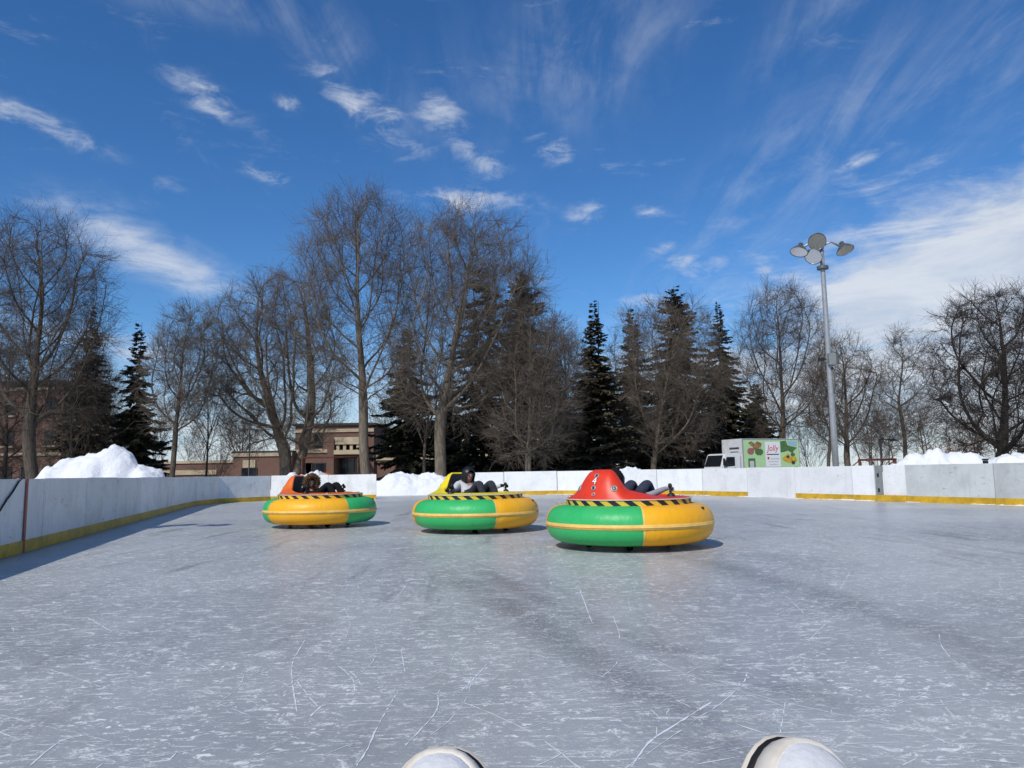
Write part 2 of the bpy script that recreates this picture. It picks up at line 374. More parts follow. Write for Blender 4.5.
class MB:
    def __init__(s): s.v = []; s.f = []; s.mi = []; s.k = 0
    def add(s, vs, fs, mi=0):
        n = len(s.v); s.v += [tuple(v) for v in vs]; s.f += [tuple(i + n for i in f) for f in fs]; s.mi += [mi] * len(fs); return s
    def box(s, c, d, rz=0.0, mi=0, rot=None):
        x, y, z = d[0] / 2, d[1] / 2, d[2] / 2
        q = [(-x, -y, -z), (x, -y, -z), (x, y, -z), (-x, y, -z), (-x, -y, z), (x, -y, z), (x, y, z), (-x, y, z)]
        R = rot or Matrix.Rotation(rz, 3, 'Z'); c = Vector(c)
        return s.add([R @ Vector(p) + c for p in q], [(0, 3, 2, 1), (4, 5, 6, 7), (0, 1, 5, 4), (1, 2, 6, 5), (2, 3, 7, 6), (3, 0, 4, 7)], mi)
    def tube(s, pts, rad, n=8, cap=True, mi=0):
        pts = [Vector(p) for p in pts]
        if not isinstance(rad, (list, tuple)): rad = [rad] * len(pts)
        vs = []; fs = []; up = None
        for i, p in enumerate(pts):
            d = (pts[min(i + 1, len(pts) - 1)] - pts[max(i - 1, 0)]).normalized()
            a = d.cross(Vector((0, 0, 1)) if abs(d.z) < .95 else Vector((1, 0, 0))).normalized() if up is None else (up - d * up.dot(d)).normalized()
            up = a; b = d.cross(a)
            vs += [p + (a * math.cos(2 * math.pi * k / n) + b * math.sin(2 * math.pi * k / n)) * rad[i] for k in range(n)]
        for i in range(len(pts) - 1):
            for k in range(n):
                fs.append((i * n + k, i * n + (k + 1) % n, (i + 1) * n + (k + 1) % n, (i + 1) * n + k))
        if cap: fs += [tuple(range(n))[::-1], tuple(range((len(pts) - 1) * n, len(pts) * n))]
        return s.add(vs, fs, mi)
    def lathe(s, prof, n=24, M=None, mi=0, cap=False):
        vs = []; fs = []; M = M or Matrix.Identity(4)
        for r, z in prof: vs += [M @ Vector((r * math.cos(2 * math.pi * k / n), r * math.sin(2 * math.pi * k / n), z)) for k in range(n)]
        for i in range(len(prof) - 1):
            for k in range(n): fs.append((i * n + k, i * n + (k + 1) % n, (i + 1) * n + (k + 1) % n, (i + 1) * n + k))
        if cap: fs += [tuple(range(n))[::-1], tuple(range((len(prof) - 1) * n, len(prof) * n))]
        return s.add(vs, fs, mi)
    def poly(s, pts, depth, M=None, mi=0):
        """flat outline (x, z) with thickness along y"""
        M = M or Matrix.Identity(4); n = len(pts)
        vs = [M @ Vector((x, -depth / 2, z)) for x, z in pts] + [M @ Vector((x, depth / 2, z)) for x, z in pts]
        fs = [tuple(range(n)), tuple(range(n, 2 * n))[::-1]] + [(i, n + i, n + (i + 1) % n, (i + 1) % n) for i in range(n)]
        return s.add(vs, fs, mi)
    def build(s, name, mats, parent=None, smooth=False, bevel=0.0):
        me = bpy.data.meshes.new(name); me.from_pydata(s.v, [], s.f)
        if isinstance(mats, str): mats = [mats]
        for m_ in mats: me.materials.append(MATS[m_])
        if len(mats) > 1: me.polygons.foreach_set('material_index', s.mi)
        bm = bmesh.new(); bm.from_mesh(me); bmesh.ops.recalc_face_normals(bm, faces=bm.faces)
        if bevel > 0: bmesh.ops.bevel(bm, geom=bm.edges[:], offset=bevel, segments=2, affect='EDGES', clamp_overlap=True)
        bm.to_mesh(me); bm.free()
        if smooth: me.polygons.foreach_set('use_smooth', [True] * len(me.polygons))
        me.update()
        return link(name, me, parent)
def smooth_by_angle(o, a=40):
    o.data.polygons.foreach_set('use_smooth', [True] * len(o.data.polygons))
    bm = bmesh.new(); bm.from_mesh(o.data)
    for e in bm.edges:
        if len(e.link_faces) == 2 and e.calc_face_angle(0) > RAD(a): e.smooth = False
    bm.to_mesh(o.data); bm.free()
def text_mesh(txt, size, name, matname, parent, Mx, depth=.002, shear=0.0):
    cu = bpy.data.curves.new('txt', 'FONT'); cu.body = txt; cu.size = size; cu.extrude = depth; cu.align_x = 'CENTER'; cu.align_y = 'CENTER'; cu.shear = shear
    ob = bpy.data.objects.new('txt', cu); COL.objects.link(ob)
    bpy.context.view_layer.update()
    me = bpy.data.meshes.new_from_object(ob.evaluated_get(bpy.context.evaluated_depsgraph_get()))
    bpy.data.objects.remove(ob)
    me.transform(Mx); me.materials.clear(); me.materials.append(MATS[matname])
    return link(name, me, parent)

# ------------------------------------------------------------------ setting: ground and ice
def sheet(name, pts, z, m, kind='structure'):
    me = bpy.data.meshes.new(name); me.from_pydata([(x, y, z) for x, y in pts], [], [tuple(range(len(pts)))])
    me.materials.append(MATS[m]); o = link(name, me); return tag(o, kind=kind)
sheet('ground', [(-900, -600), (900, -600), (900, 1500), (-900, 1500)], -.05, 'ground')

LEFT = [(-3.55, 0.0), (-6.17, 9.17), (-9.73, 21.8), (-10.55, 24.8), (-10.9, 26.8), (-10.6, 28.4), (-9.7, 29.35), (-8.0, 29.6), (-5.37, 29.6)]
BACK = [(-2.6, 31.35), (2.0, 31.3), (4.3, 30.2), (6.1, 28.4), (7.4, 26.2), (8.35, 24.0), (9.1, 22.0), (9.80, 20.55)]
RIGHT = [(10.20, 19.72), (11.4, 17.0), (13.0, 13.2), (14.6, 9.4), (15.9, 5.5)]
ice_pts = [(-3.75, -6), (-3.75, 0.0), (-6.37, 9.2), (-9.95, 21.8), (-10.8, 24.8), (-11.1, 26.9), (-10.8, 28.5), (-9.8, 29.6), (-8, 29.8), (-6.6, 29.8), (-6.9, 33.2), (-2.4, 33.4), (-2.3, 31.6), (2.05, 31.5), (4.4, 30.4), (6.25, 28.55), (7.55, 26.3), (8.5, 24.1), (9.25, 22.1), (11.6, 17.0), (13.2, 13.2), (14.8, 9.4), (16.1, 5.5), (17, -6)]
ice = sheet('ice', ice_pts, 0.0, 'ice')

# powdery skate and caster scratches lying on the ice (nobody could count them)
def scratches():
    rnd = random.Random(5); mb = MB()
    def ribbon(pts, w):
        vs = []; n = len(pts)
        for i, p in enumerate(pts):
            d = (pts[min(i + 1, n - 1)] - pts[max(i - 1, 0)]); d.normalize(); nn = Vector((-d.y, d.x))
            ww = .40 * w * rnd.uniform(.25, 1.5) * (.35 if i in (0, n - 1) else 1)
            jx, jy = rnd.gauss(0, .0010), rnd.gauss(0, .0010); p = Vector((p.x + jx, p.y + jy))
            vs += [(p.x + nn.x * ww, p.y + nn.y * ww, .0015), (p.x - nn.x * ww, p.y - nn.y * ww, .0015)]
        fs = []
        for i in range(n - 1):
            if rnd.random() < .93: fs.append((2 * i, 2 * i + 1, 2 * i + 3, 2 * i + 2))
        if fs: mb.add(vs, fs)
    def curve(px):
        P = [ground(*q).to_2d() for q in px]; out = []
        for i in range(len(P) - 1):
            a, b, c, d = P[max(i - 1, 0)], P[i], P[i + 1], P[min(i + 2, len(P) - 1)]
            k = max(4, int((c - b).length / .025))
            for j in range(k):
                t = j / k
                out.append(.5 * ((2 * b) + (c - a) * t + (2 * a - 5 * b + 4 * c - d) * t * t + (3 * b - a - 3 * c + d) * t ** 3))
        return out + [P[-1]]
    for px, w in [([(305, 640), (293, 662), (292, 680), (297, 712)], .006), ([(338, 666), (352, 678), (355, 692)], .005),
                  ([(345, 640), (350, 622), (344, 608)], .004), ([(328, 658), (340, 645)], .005), ([(399, 690), (380, 722), (366, 752), (355, 768)], .007),
                  ([(487, 664), (462, 690), (440, 690), (436, 712), (405, 746)], .006), ([(468, 642), (455, 655), (452, 662)], .004),
                  ([(401, 650), (405, 672)], .005), ([(130, 680), (200, 698), (250, 716)], .004), ([(86, 617), (112, 632)], .006),
                  ([(712, 702), (680, 722), (650, 742), (632, 766)], .010), ([(560, 712), (620, 711), (678, 706)], .005),
                  ([(870, 608), (830, 622), (808, 642)], .006), ([(747, 674), (744, 682), (738, 682)], .006), ([(786, 700), (780, 735)], .005),
                  ([(760, 690), (785, 694)], .009), ([(675, 700), (690, 707)], .008), ([(735, 724), (768, 735)], .008), ([(838, 746), (900, 752), (1024, 764)], .006),
                  ([(840, 590), (850, 572)], .005), ([(940, 700), (960, 720), (1010, 728)], .006), ([(930, 735), (950, 745)], .01),
                  ([(296, 680), (318, 706), (330, 700)], .006), ([(310, 717), (324, 704)], .008), ([(30, 766), (60, 742), (90, 735)], .006),
                  ([(470, 660), (440, 660), (420, 668)], .004), ([(580, 590), (588, 612), (592, 622)], .007), ([(628, 598), (631, 612)], .004)]:
        ribbon(curve(px), w)
    for i in range(420):
        y = 2.2 + 15 * rnd.random() ** 1.7; x = rnd.uniform(-.75, .75) * y + rnd.gauss(0, .3)
        if x < -3.4 - .28 * y: continue
        a = rnd.choice([rnd.gauss(.15, .35), rnd.gauss(1.2, .5), rnd.uniform(0, 3.14)]); L = rnd.choice([.08, .12, .2, .35]) * rnd.uniform(.6, 1.5) * (1 + y * .05)
        cv = rnd.gauss(0, 1.3); pts = []; p = Vector((x, y)); n = max(4, int(L / .03))
        for j in range(n): pts.append(p.copy()); p += Vector((math.cos(a), math.sin(a))) * L / n; a += cv * L / n
        ribbon(pts, rnd.uniform(.002, .0055) * (1 + y * .06))
    for i in range(75):                                    # long sweeping arcs
        y = 2.4 + 13 * rnd.random() ** 1.4; x = rnd.uniform(-.7, .75) * y; a = rnd.choice([rnd.gauss(.1, .5), rnd.gauss(1.1, .5), rnd.gauss(2.3, .5)]); L = rnd.uniform(.5, 2.4)
        if x < -3.2 - .28 * y: continue
        cv = rnd.gauss(0, .5); pts = []; p = Vector((x, y)); n = int(L / .035)
        for j in range(n):
            pts.append(p.copy()); p += Vector((math.cos(a), math.sin(a))) * L / n; a += cv * L / n + rnd.gauss(0, .02)
        ribbon(pts, rnd.uniform(.0025, .0055) * (1 + y * .05))
    o = mb.build('ice_scratches', 'frost'); tag(o, 'thin white scratches and scrape marks scored across the grey ice', 'scratches', kind='stuff')
scratches()

# ------------------------------------------------------------------ setting: rink boards
BH = .955
def resample(pts, step):
    P = [Vector(p) for p in pts]; out = [P[0]]; cur = P[0]; i = 0
    while True:
        # walk to the next point at distance `step` from cur
        j = i
        found = None
        while j < len(P) - 1:
            a, b = P[j], P[j + 1]
            if (b - cur).length >= step:
                lo, hi = 0.0, 1.0
                if j == i: a = cur
                for _ in range(40):
                    m_ = (lo + hi) / 2
                    if (a.lerp(b, m_) - cur).length < step: lo = m_
                    else: hi = m_
                found = a.lerp(b, hi); break
            j += 1
        if found is None:
            if (P[-1] - cur).length > .25: out.append(P[-1])
            return out
        out.append(found); cur = found; i = j
def boards(name, pts, label, kick=lambda i: True, m='board_white', step=2.2, flip=1):
    rnd = random.Random(len(pts)); pp = resample(pts, step)
    root = empty(name, (pp[0].x, pp[0].y, 0), 0, label, 'rink boards')
    for i in range(len(pp) - 1):
        a, b = pp[i], pp[i + 1]; d = b - a; L = d.length; rz = math.atan2(d.y, d.x)
        hh = BH + rnd.uniform(-.006, .006); t = .05
        pan = MB().box((L / 2, flip * t / 2, hh / 2 + .002), (L - .020, t, hh)).build('panel', m, root, bevel=.005)
        pan.location = (a.x - pp[0].x, a.y - pp[0].y, 0); pan.rotation_euler = (0, 0, rz)
        # steel upright and foot brace behind the joint
        br = MB().box((0.02, flip * (t + .03), .44), (.05, .06, .88)).box((.02, flip * (t + .29), .02), (.05, .46, .04)).build('brace', 'steel_dark', pan)
        if kick(i):
            kp = MB().box((L / 2, -flip * .007, .081), (L - .010, .014, .158)).build('kick_plate', 'kick_yellow', pan, bevel=.003)
    return root, pp
lb, lpts = boards('rink_boards', LEFT, 'white rink boards with yellow kick strip along the shaded left side, curving to the opening', m='board_worn')
nb = []
bb, bpts = boards('rink_boards', BACK, 'sunlit white rink boards running behind the red and yellow bumper cars', m='board_white', kick=lambda i: i not in (6,))
print('BACK PTS', [(round(p.x, 2), round(p.y, 2)) for p in bpts])
rb_, rpts = boards('rink_boards', RIGHT, 'greyish rink boards with yellow kick strip at the right edge below the snow banks', m='board_grey', step=2.35)
# steel end cap on the board beside the opening
def left_details():
    d = (Vector(LEFT[1]) - Vector(LEFT[0])).normalized(); rz = math.atan2(d.y, d.x); n = Vector((d.y, -d.x))
    p = ground(23.5, 553).to_2d(); s = (p - Vector(LEFT[0])).dot(d); q = Vector(LEFT[0]) + d * s
    o = MB().box((0, -.0175, BH / 2 + .001), (.085, .003, BH - .002)).build('red_line', 'red_line', lb)
    o.location = (q.x - lpts[0].x, q.y - lpts[0].y, 0); o.rotation_euler = (0, 0, rz)
    # strap draped over the boards
    pts = []
    for px, py in [(20.5, 474.5), (17, 482), (11, 492), (5, 500), (-2, 511), (-12, 522)]:
        dd = ray(px, py); t_ = (n.dot(q - Vector((0, 0)))) / n.dot(Vector((dd.x, dd.y)))
        w = dd * t_ + Vector((0, 0, CAMH)); pts.append(Vector((w.x + n.x * .018, w.y + n.y * .018, w.z)))
    top = pts[0]; pre = [Vector((top.x - n.x * .10, top.y - n.y * .10, .80)), Vector((top.x - n.x * .09, top.y - n.y * .09, BH + .01)), Vector((top.x - n.x * .03, top.y - n.y * .03, BH + .022)), Vector((top.x + n.x * .01, top.y + n.y * .01, BH + .012))]
    st = MB().tube(pre + pts[1:], .011, 6).build('hanging_strap', 'rubber_black', smooth=True)
    tag(st, 'thin black strap hanging over the left boards beside the red line', 'strap')
left_details()
# gate between the back and right boards
def gate():
    a = Vector(BACK[-1]); b = Vector(RIGHT[0]); d = (b - a).normalized(); n_out = Vector((-d.y, d.x))
    if n_out.x < 0: n_out = -n_out
    g = empty('rink_gate', (a.x, a.y, 0), 0, 'open white gate leaf and dark post in the right boards', 'gate')
    def loc(s, w): q = d * s + n_out * w; return q
    p = loc(.12, .03); MB().box((p.x, p.y, BH / 2 + .002), (.20, .06, BH), math.atan2(d.y, d.x)).build('post', 'box_grey', g, bevel=.006)
    for z in (.3, .7):
        q = loc(.12, -.008); MB().box((q.x, q.y, z), (.05, .016, .09), math.atan2(d.y, d.x)).build('hinge', 'black_metal', g)
    # leaf hinged at the far end, swung outward
    ang = math.atan2(d.y, d.x); h0 = loc((b - a).length - .012, .13); dv = -d; la = math.atan2(dv.y, dv.x)
    L = (b - a).length - .20
    c = h0 + dv * (L / 2)
    MB().box((c.x, c.y, BH / 2 + .02), (L, .045, BH - .02), la).build('leaf', 'board_white', g, bevel=.005)
    q = loc((b - a).length / 2, .012); MB().box((q.x, q.y, .085), ((b - a).length - .012, .05, .166), ang).build('threshold', 'kick_yellow', g, bevel=.004)
gate()

# ------------------------------------------------------------------ shaved snow swept against the boards
def snow_fringe():
    rnd = random.Random(9); mb = MB()
    for pts, sgn in ((bpts, 1), (rpts, 1)):
        for i in range(len(pts) - 1):
            a, b = pts[i], pts[i + 1]; d = (b - a); L = d.length; d.normalize(); n = Vector((d.y, -d.x)); k = int(L / .07); vs = []
            for j in range(k + 1):
                p = a + d * (L * j / k); q = .5 + .5 * mnoise.noise(Vector((p.x * .9, p.y * .9, 3))) ; h = max(.002, .030 * q * rnd.uniform(.4, 1.4) * (1 if q > .42 else .12)); w = .02 + h * 2.2
                e = p + n * .0135; vs += [(e.x, e.y, h), (e.x + n.x * w * .5, e.y + n.y * w * .5, h * .62), (e.x + n.x * w, e.y + n.y * w, .001)]
            mb.add(vs, [f for j in range(k) for f in ((3 * j, 3 * j + 3, 3 * j + 4, 3 * j + 1), (3 * j + 1, 3 * j + 4, 3 * j + 5, 3 * j + 2))])
    o = mb.build('shaved_snow', 'snow', smooth=True); tag(o, 'thin line of shaved snow swept against the foot of the boards', 'snow', kind='stuff')
snow_fringe()

# ------------------------------------------------------------------ snow banks
def snow_pile(label, c, rx, ry, peaks, seed, rot=0.0, res=72):
    """heap: peaks = (u, v, height, spread) in units of the radii"""
    N = res; vs = []; fs = []; off = Vector((seed * 7.3, seed * 3.1, 0))
    for j in range(N + 1):
        for i in range(N + 1):
            u = -1 + 2 * i / N; v = -1 + 2 * j / N; x, y = u * rx, v * ry
            z = 0
            for (pu, pv, h, s) in peaks:
                q = math.hypot((u - pu), (v - pv)) / s
                z = max(z, h * max(0, 1 - q * q))
            e = max(0.0, 1 - (u * u + v * v)); z *= min(1, e * 2.6)
            if z > .02:
                p = Vector((x, y, z)) + off
                z += min(1, z * 1.5) * (mnoise.fractal(p * .8, .9, 2.1, 4) * .20 + mnoise.fractal(p * 2.0, .8, 2.1, 4) * .15 + abs(mnoise.noise(p * 4)) * .06 + abs(mnoise.noise(p * 9)) * .04)
            vs.append((x, y, max(-.06, z - .04)))
    for j in range(N):
        for i in range(N): a = j * (N + 1) + i; fs.append((a, a + 1, a + N + 2, a + N + 1))
    o = MB().add(vs, fs).build('snow_pile', 'snow', smooth=True); o.location = (c[0], c[1], -.03); o.rotation_euler.z = rot
    tag(o, label, 'snow pile', 'snow heaped up behind the rink boards'); return o
p = at(112, 478, 25.0)
snow_pile('large pointed snow heap behind the shaded left boards', (-14.0, 24.8), 3.0, 2.4, [(.28, 0, 2.12, .44), (-.18, .05, 1.78, .55), (.06, -.1, 1.80, .45), (-.55, 0, 1.15, .42), (.60, 0, 1.45, .42)], 1, .1)
snow_pile('broad low snow bank beyond the opening in the boards', (-4.45, 35.2), 2.9, 1.5, [(-.2, 0, 1.0, .8), (.25, 0, .98, .8), (.65, 0, .9, .6), (-.65, 0, .75, .6)], 2)
snow_pile('snow heap showing over the boards behind the orange bumper car', (-8.6, 31.9), 1.9, 1.1, [(0.1, 0, 1.12, .9), (-.4, 0, 1.0, .7)], 3)
snow_pile('small snow hump showing over the back boards right of the red bumper car hood', (5.15, 33.2), 1.9, 1.2, [(0, 0, 1.06, .85), (.4, 0, .98, .6)], 4)
snow_pile('speckled snow bank behind the boards right of the gate', (15.0, 26.6), 2.6, 1.6, [(.05, 0, 1.42, .7), (.35, 0, 1.35, .7), (-.35, 0, 1.25, .6), (.7, 0, 1.05, .45), (-.72, 0, .9, .4)], 5)
snow_pile('lower snow bank at the right edge behind the boards', (18.3, 26.4), 2.9, 1.7, [(-.3, 0, 1.28, .75), (.2, 0, 1.32, .75), (-.65, 0, 1.1, .5), (.6, .1, 1.2, .6)], 6)

# ------------------------------------------------------------------ buildings
def window(parent, x, z, w, h, yf, frame='frame_dark', nx=2):
    wd = MB().box((x, yf - .01, z), (w, .06, h)).build('window', 'window_glass', parent)
    fr = MB(); t = .09
    fr.box((x, yf - .05, z + h / 2 - t / 2), (w, .07, t)).box((x, yf - .05, z - h / 2 + t / 2), (w, .07, t))
    for k in range(nx + 1): fr.box((x - w / 2 + t / 2 + (w - t) * k / nx, yf - .05, z), (t, .068, h - 2 * t))
    fr.build('frame', frame, wd)
    MB().box((x, yf - .09, z - h / 2 - .07), (w + .2, .2, .14)).build('sill', 'stone_cream', wd)
def X_(px, Y): return at(px, 470, Y).x
def Z_(px, py, Y): return at(px, py, Y).z
def school():
    Y = 80.0; base = X_(300, Y)
    g = empty('brick_building', (base, Y, 0), 0, 'two storey brown brick building with cream bands seen between the bare trunks', 'building')
    def lx(px): return X_(px, Y) - base
    zt = Z_(330, 425, Y); zl = Z_(250, 453, Y); zll = Z_(205, 460.5, Y)
    x0, x1, x2, x3, x4 = lx(176), lx(233), lx(292), lx(372), lx(470)
    def blk(a, b, zz, yo, dep=10): return MB().box(((a + b) / 2, yo + dep / 2, zz / 2), (b - a, dep, zz)).build('wall', 'brick', g)
    def band(a, b, z, yo, h=.42): return MB().box(((a + b) / 2, yo - .06, z), (b - a, .16, h)).build('band', 'stone_cream', g)
    blk(x0 - 6, x1, zll, 2); band(x0 - 6, x1, zll - .1, 2, .3); band(x0 - 3, x1 - 2.5, 1.5, 2, .5)
    blk(x1, x2, zl, 0); band(x1 - .1, x2, zl - .15, 0, .45); band(lx(243), lx(255.5), 2.3, 0, .8)
    blk(x2, x3, zt, 1.0); band(x2 - .1, x3, zt - .55, 1.0, .34); band(x2, lx(326), 3.55, 1.0, .35)
    MB().box(((x2 + x3) / 2, 1.0 + 5, zt + .12), (x3 - x2 + .5, 10.5, .24)).build('roof', 'roof_dark', g)
    MB().box(((x1 + x2) / 2, 5, zl + .1), (x2 - x1 + .3, 10.3, .2)).build('roof', 'roof_dark', g)
    blk(x3, x4 + 14, Z_(440, 452, Y), 1.5); band(x3, x4 + 14, 2.7, 1.5, .45); band(x3, x4 + 14, Z_(440, 453, Y), 1.5, .3)
    window(g, lx(249.5), 1.25, 1.7, 1.25, 0)
    window(g, lx(315.5), 4.75, 1.0, 1.9, 1.0, nx=1)
    window(g, lx(313), 1.55, 2.2, 1.5, 1.0); window(g, lx(304), 1.55, 1.2, 1.5, 1.0, nx=1)
    # entrance bay
    a, b = lx(335.5), lx(362)
    MB().box(((a + b) / 2, .2, 4.55), (b - a, 1.8, .75)).build('canopy', 'stone_cream', g)
    MB().box(((a + b) / 2, .1, 3.35), (b - a, 1.9, .45)).build('canopy', 'stone_cream', g)
    for k in range(4):
        MB().box((a + .35 + (b - a - .7) * k / 3, -.4, 3.87), (.3, .3, .6)).build('bracket', 'stone_cream', g)
    MB().box(((a + b) / 2, .95, 3.85), (b - a, .16, .5)).build('recess', 'frame_dark', g)
    window(g, (a + b) / 2, 1.6, b - a - .4, 2.4, 1.0, nx=3)
    for k in (-.1, .9): pass
    MB().box((a - .35, .1, 2.4), (.7, 1.9, 4.8)).build('pier', 'brick', g)
    MB().box((lx(330), .35, 4.1), (.7, .3, .9)).build('sign_panel', 'stone_cream', g)
    for px in (430, 448, 463, 485, 505): window(g, lx(px), 1.6, 1.3, 1.3, 1.5, nx=1)
school()
def tower_building():
    Y = 76.0; base = X_(40, Y)
    g = empty('brick_building', (base, Y, 0), 0, 'tall brick building with pale bands behind the leftmost bare tree', 'building')
    def lx(px): return X_(px, Y) - base
    a, b = lx(-110), lx(60); zt = Z_(40, 384, Y)
    MB().box(((a + b) / 2, 4.5, zt / 2), (b - a, 9, zt)).build('wall', 'brick', g)
    MB().box(((a + b) / 2, 4.5, zt + .15), (b - a + .6, 9.6, .3)).build('roof', 'roof_dark', g)
    for z, hh in ((zt - .5, .3), (3.55, .3)):
        MB().box(((a + b) / 2, -.06, z), (b - a + .1, .16, hh)).build('band', 'stone_cream', g)
    for fl, z in enumerate((1.2, 4.9, 8.0)):
        for k in range(8):
            x = a + 1.2 + (b - a - 2.4) * k / 7
            if b - x < 1.2: continue
            window(g, x, z + .3, 1.15, 1.6, 0, nx=1)
tower_building()

# ------------------------------------------------------------------ trees
class Wood:
    """polylines with radii -> tubes, vectorised"""
    def __init__(s): s.b = {}
    def add(s, pts, rad, n): s.b.setdefault((len(pts), n), []).append((pts, rad))
    def arrays(s, fit=None):
        V = []; F = []; off = 0
        for (k, n), L in s.b.items():
            P = np.array([q[0] for q in L], float); R = np.array([q[1] for q in L], float)     # B,k,3 / B,k
            if fit is not None: P = fit(P)
            T = np.empty_like(P); T[:, 1:-1] = P[:, 2:] - P[:, :-2]; T[:, 0] = P[:, 1] - P[:, 0]; T[:, -1] = P[:, -1] - P[:, -2]
            T /= np.linalg.norm(T, axis=2, keepdims=True) + 1e-9
            main = P[:, -1] - P[:, 0]; main /= np.linalg.norm(main, axis=1, keepdims=True) + 1e-9
            ref = np.where(np.abs(main[:, 2:3]) < .9, np.array([[0, 0, 1.]]), np.array([[1., 0, 0]]))[:, None, :]
            A = np.cross(T, np.broadcast_to(ref, T.shape)); A /= np.linalg.norm(A, axis=2, keepdims=True) + 1e-9
            Bv = np.cross(T, A)
            ang = 2 * np.pi * np.arange(n) / n
            ring = P[:, :, None, :] + R[:, :, None, None] * (A[:, :, None, :] * np.cos(ang)[None, None, :, None] + Bv[:, :, None, :] * np.sin(ang)[None, None, :, None])
            nb_ = P.shape[0]; V.append(ring.reshape(-1, 3))
            idx = np.arange(nb_ * k * n).reshape(nb_, k, n) + off
            a = idx[:, :-1, :]; b = np.roll(a, -1, 2); c = np.roll(idx[:, 1:, :], -1, 2); d = idx[:, 1:, :]
            F.append(np.stack([a, b, c, d], -1).reshape(-1, 4)); off += nb_ * k * n
        return np.concatenate(V), np.concatenate(F)
def np_mesh(name, V, F, m, parent=None, smooth=True):
    me = bpy.data.meshes.new(name); nf, q = F.shape
    me.vertices.add(len(V)); me.vertices.foreach_set('co', V.astype(np.float32).ravel())
    me.loops.add(nf * q); me.loops.foreach_set('vertex_index', F.astype(np.int32).ravel())
    me.polygons.add(nf); me.polygons.foreach_set('loop_start', np.arange(0, nf * q, q, dtype=np.int32))
    if smooth: me.polygons.foreach_set('use_smooth', np.ones(nf, bool))
    me.materials.append(MATS[m]); me.update(calc_edges=True)
    return link(name, me, parent)

def rot_from(d, ang, az):
    dx, dy, dz = d
    if abs(dz) < .9: ax = (-dy, dx, 0.0)
    else: ax = (0.0, -dz, dy)
    l = math.sqrt(ax[0] ** 2 + ax[1] ** 2 + ax[2] ** 2); ax = (ax[0] / l, ax[1] / l, ax[2] / l)
    bx = (dy * ax[2] - dz * ax[1], dz * ax[0] - dx * ax[2], dx * ax[1] - dy * ax[0])
    c, s = math.cos(ang), math.sin(ang); ca, sa = math.cos(az), math.sin(az)
    return (d[0] * c + s * (ax[0] * ca + bx[0] * sa), d[1] * c + s * (ax[1] * ca + bx[1] * sa), d[2] * c + s * (ax[2] * ca + bx[2] * sa))
NSEG = (8, 9, 6, 3, 2); NSID = (9, 6, 4, 3, 3)
def grow(rnd, out, P, D, L, R, lev, sp):
    k = NSEG[lev]; pts = [P]; rad = [R]; x, y, z = P; dx, dy, dz = D
    end = sp['end'][lev]; wob = sp['wob'][lev]; up = sp['up'][lev]; dirs = [D]
    for i in range(k):
        dx += rnd.gauss(0, wob); dy += rnd.gauss(0, wob); dz += rnd.gauss(0, wob) + up * (1 - abs(dz) * .5)
        l = math.sqrt(dx * dx + dy * dy + dz * dz); dx /= l; dy /= l; dz /= l
        x += dx * L / k; y += dy * L / k; z += dz * L / k
        if z < .8 and lev > 0: z = .8 + rnd.random() * .3
        pts.append((x, y, z)); dirs.append((dx, dy, dz)); rad.append(max(sp['rmin'], R * (1 - (1 - end) * (i + 1) / k)))
    if lev == 0: rad[0] *= 1.45; rad[1] *= 1.08
    out[lev].append((pts, rad))
    if lev >= sp['levels']: return
    n = sp['n'][lev]; n = max(1, int(round(n * rnd.uniform(.8, 1.2) * (1 if lev < 2 else min(1.3, .45 + .55 * L / sp['ref'][lev])))))
    t0 = sp['t0'][lev]; az = rnd.uniform(0, 6.28)
    for j in range(n):
        t = t0 + (1 - t0) * (j + rnd.uniform(.1, .9)) / n; t = min(t, .995)
        q = t * k; i = min(int(q), k - 1); f = q - i
        p0, p1 = pts[i], pts[i + 1]; pp = (p0[0] + (p1[0] - p0[0]) * f, p0[1] + (p1[1] - p0[1]) * f, p0[2] + (p1[2] - p0[2]) * f)
        rr = rad[i] + (rad[i + 1] - rad[i]) * f
        az += 2.4 + rnd.uniform(-.5, .5)
        u = (t - t0) / (1 - t0)
        ang = RAD(sp['ang'][lev] * (1 - sp['close'] * u) + rnd.gauss(0, 7))
        ln = L * sp['len'][lev] * (sp['prof'](u) if lev == 0 else (1.08 - .38 * u)) * rnd.uniform(.72, 1.22)
        if lev == 0: ln = sp['H'] * sp['len'][0] * sp['prof'](u) * rnd.uniform(.82, 1.15)
        r2 = max(sp['rmin'], min(rr * .82, R * sp['rr'][lev] * (1 if lev else (1 - .45 * u)) * rnd.uniform(.85, 1.15)))
        grow(rnd, out, pp, rot_from(dirs[i + 1], ang, az), ln, r2, lev + 1, sp)
BASE = dict(levels=4, n=(10, 12, 8, 5), t0=(.42, .16, .12, .10), ang=(46, 42, 42, 38), close=.35, len=(.52, .44, .46, .52), rr=(.44, .30, .42, .6),
            ref=(1, 1, 2.0, .8, .4), wob=(.05, .09, .12, .15, .18), up=(.02, .06, .03, .02, .02), end=(.30, .10, .22, .5, .6), rmin=.0060, prof=lambda u: 1.0 - .35 * u, H=14)
FORK = dict(BASE, n=(8, 14, 9, 5), t0=(.74, .14, .12, .10), ang=(42, 48, 48, 44), close=.25, len=(.60, .40, .46, .52), trunk=.36, prof=lambda u: .95 + .08 * u, end=(.66, .09, .22, .5, .6), rr=(.50, .27, .42, .6), up=(.02, .075, .03, .025, .02))
GNARL = dict(FORK, ang=(52, 46, 46, 44), wob=(.07, .17, .18, .18, .2), up=(.02, .09, .05, .03, .0), t0=(.45, .16, .12, .10), n=(9, 12, 9, 5), rr=(.52, .34, .45, .6))
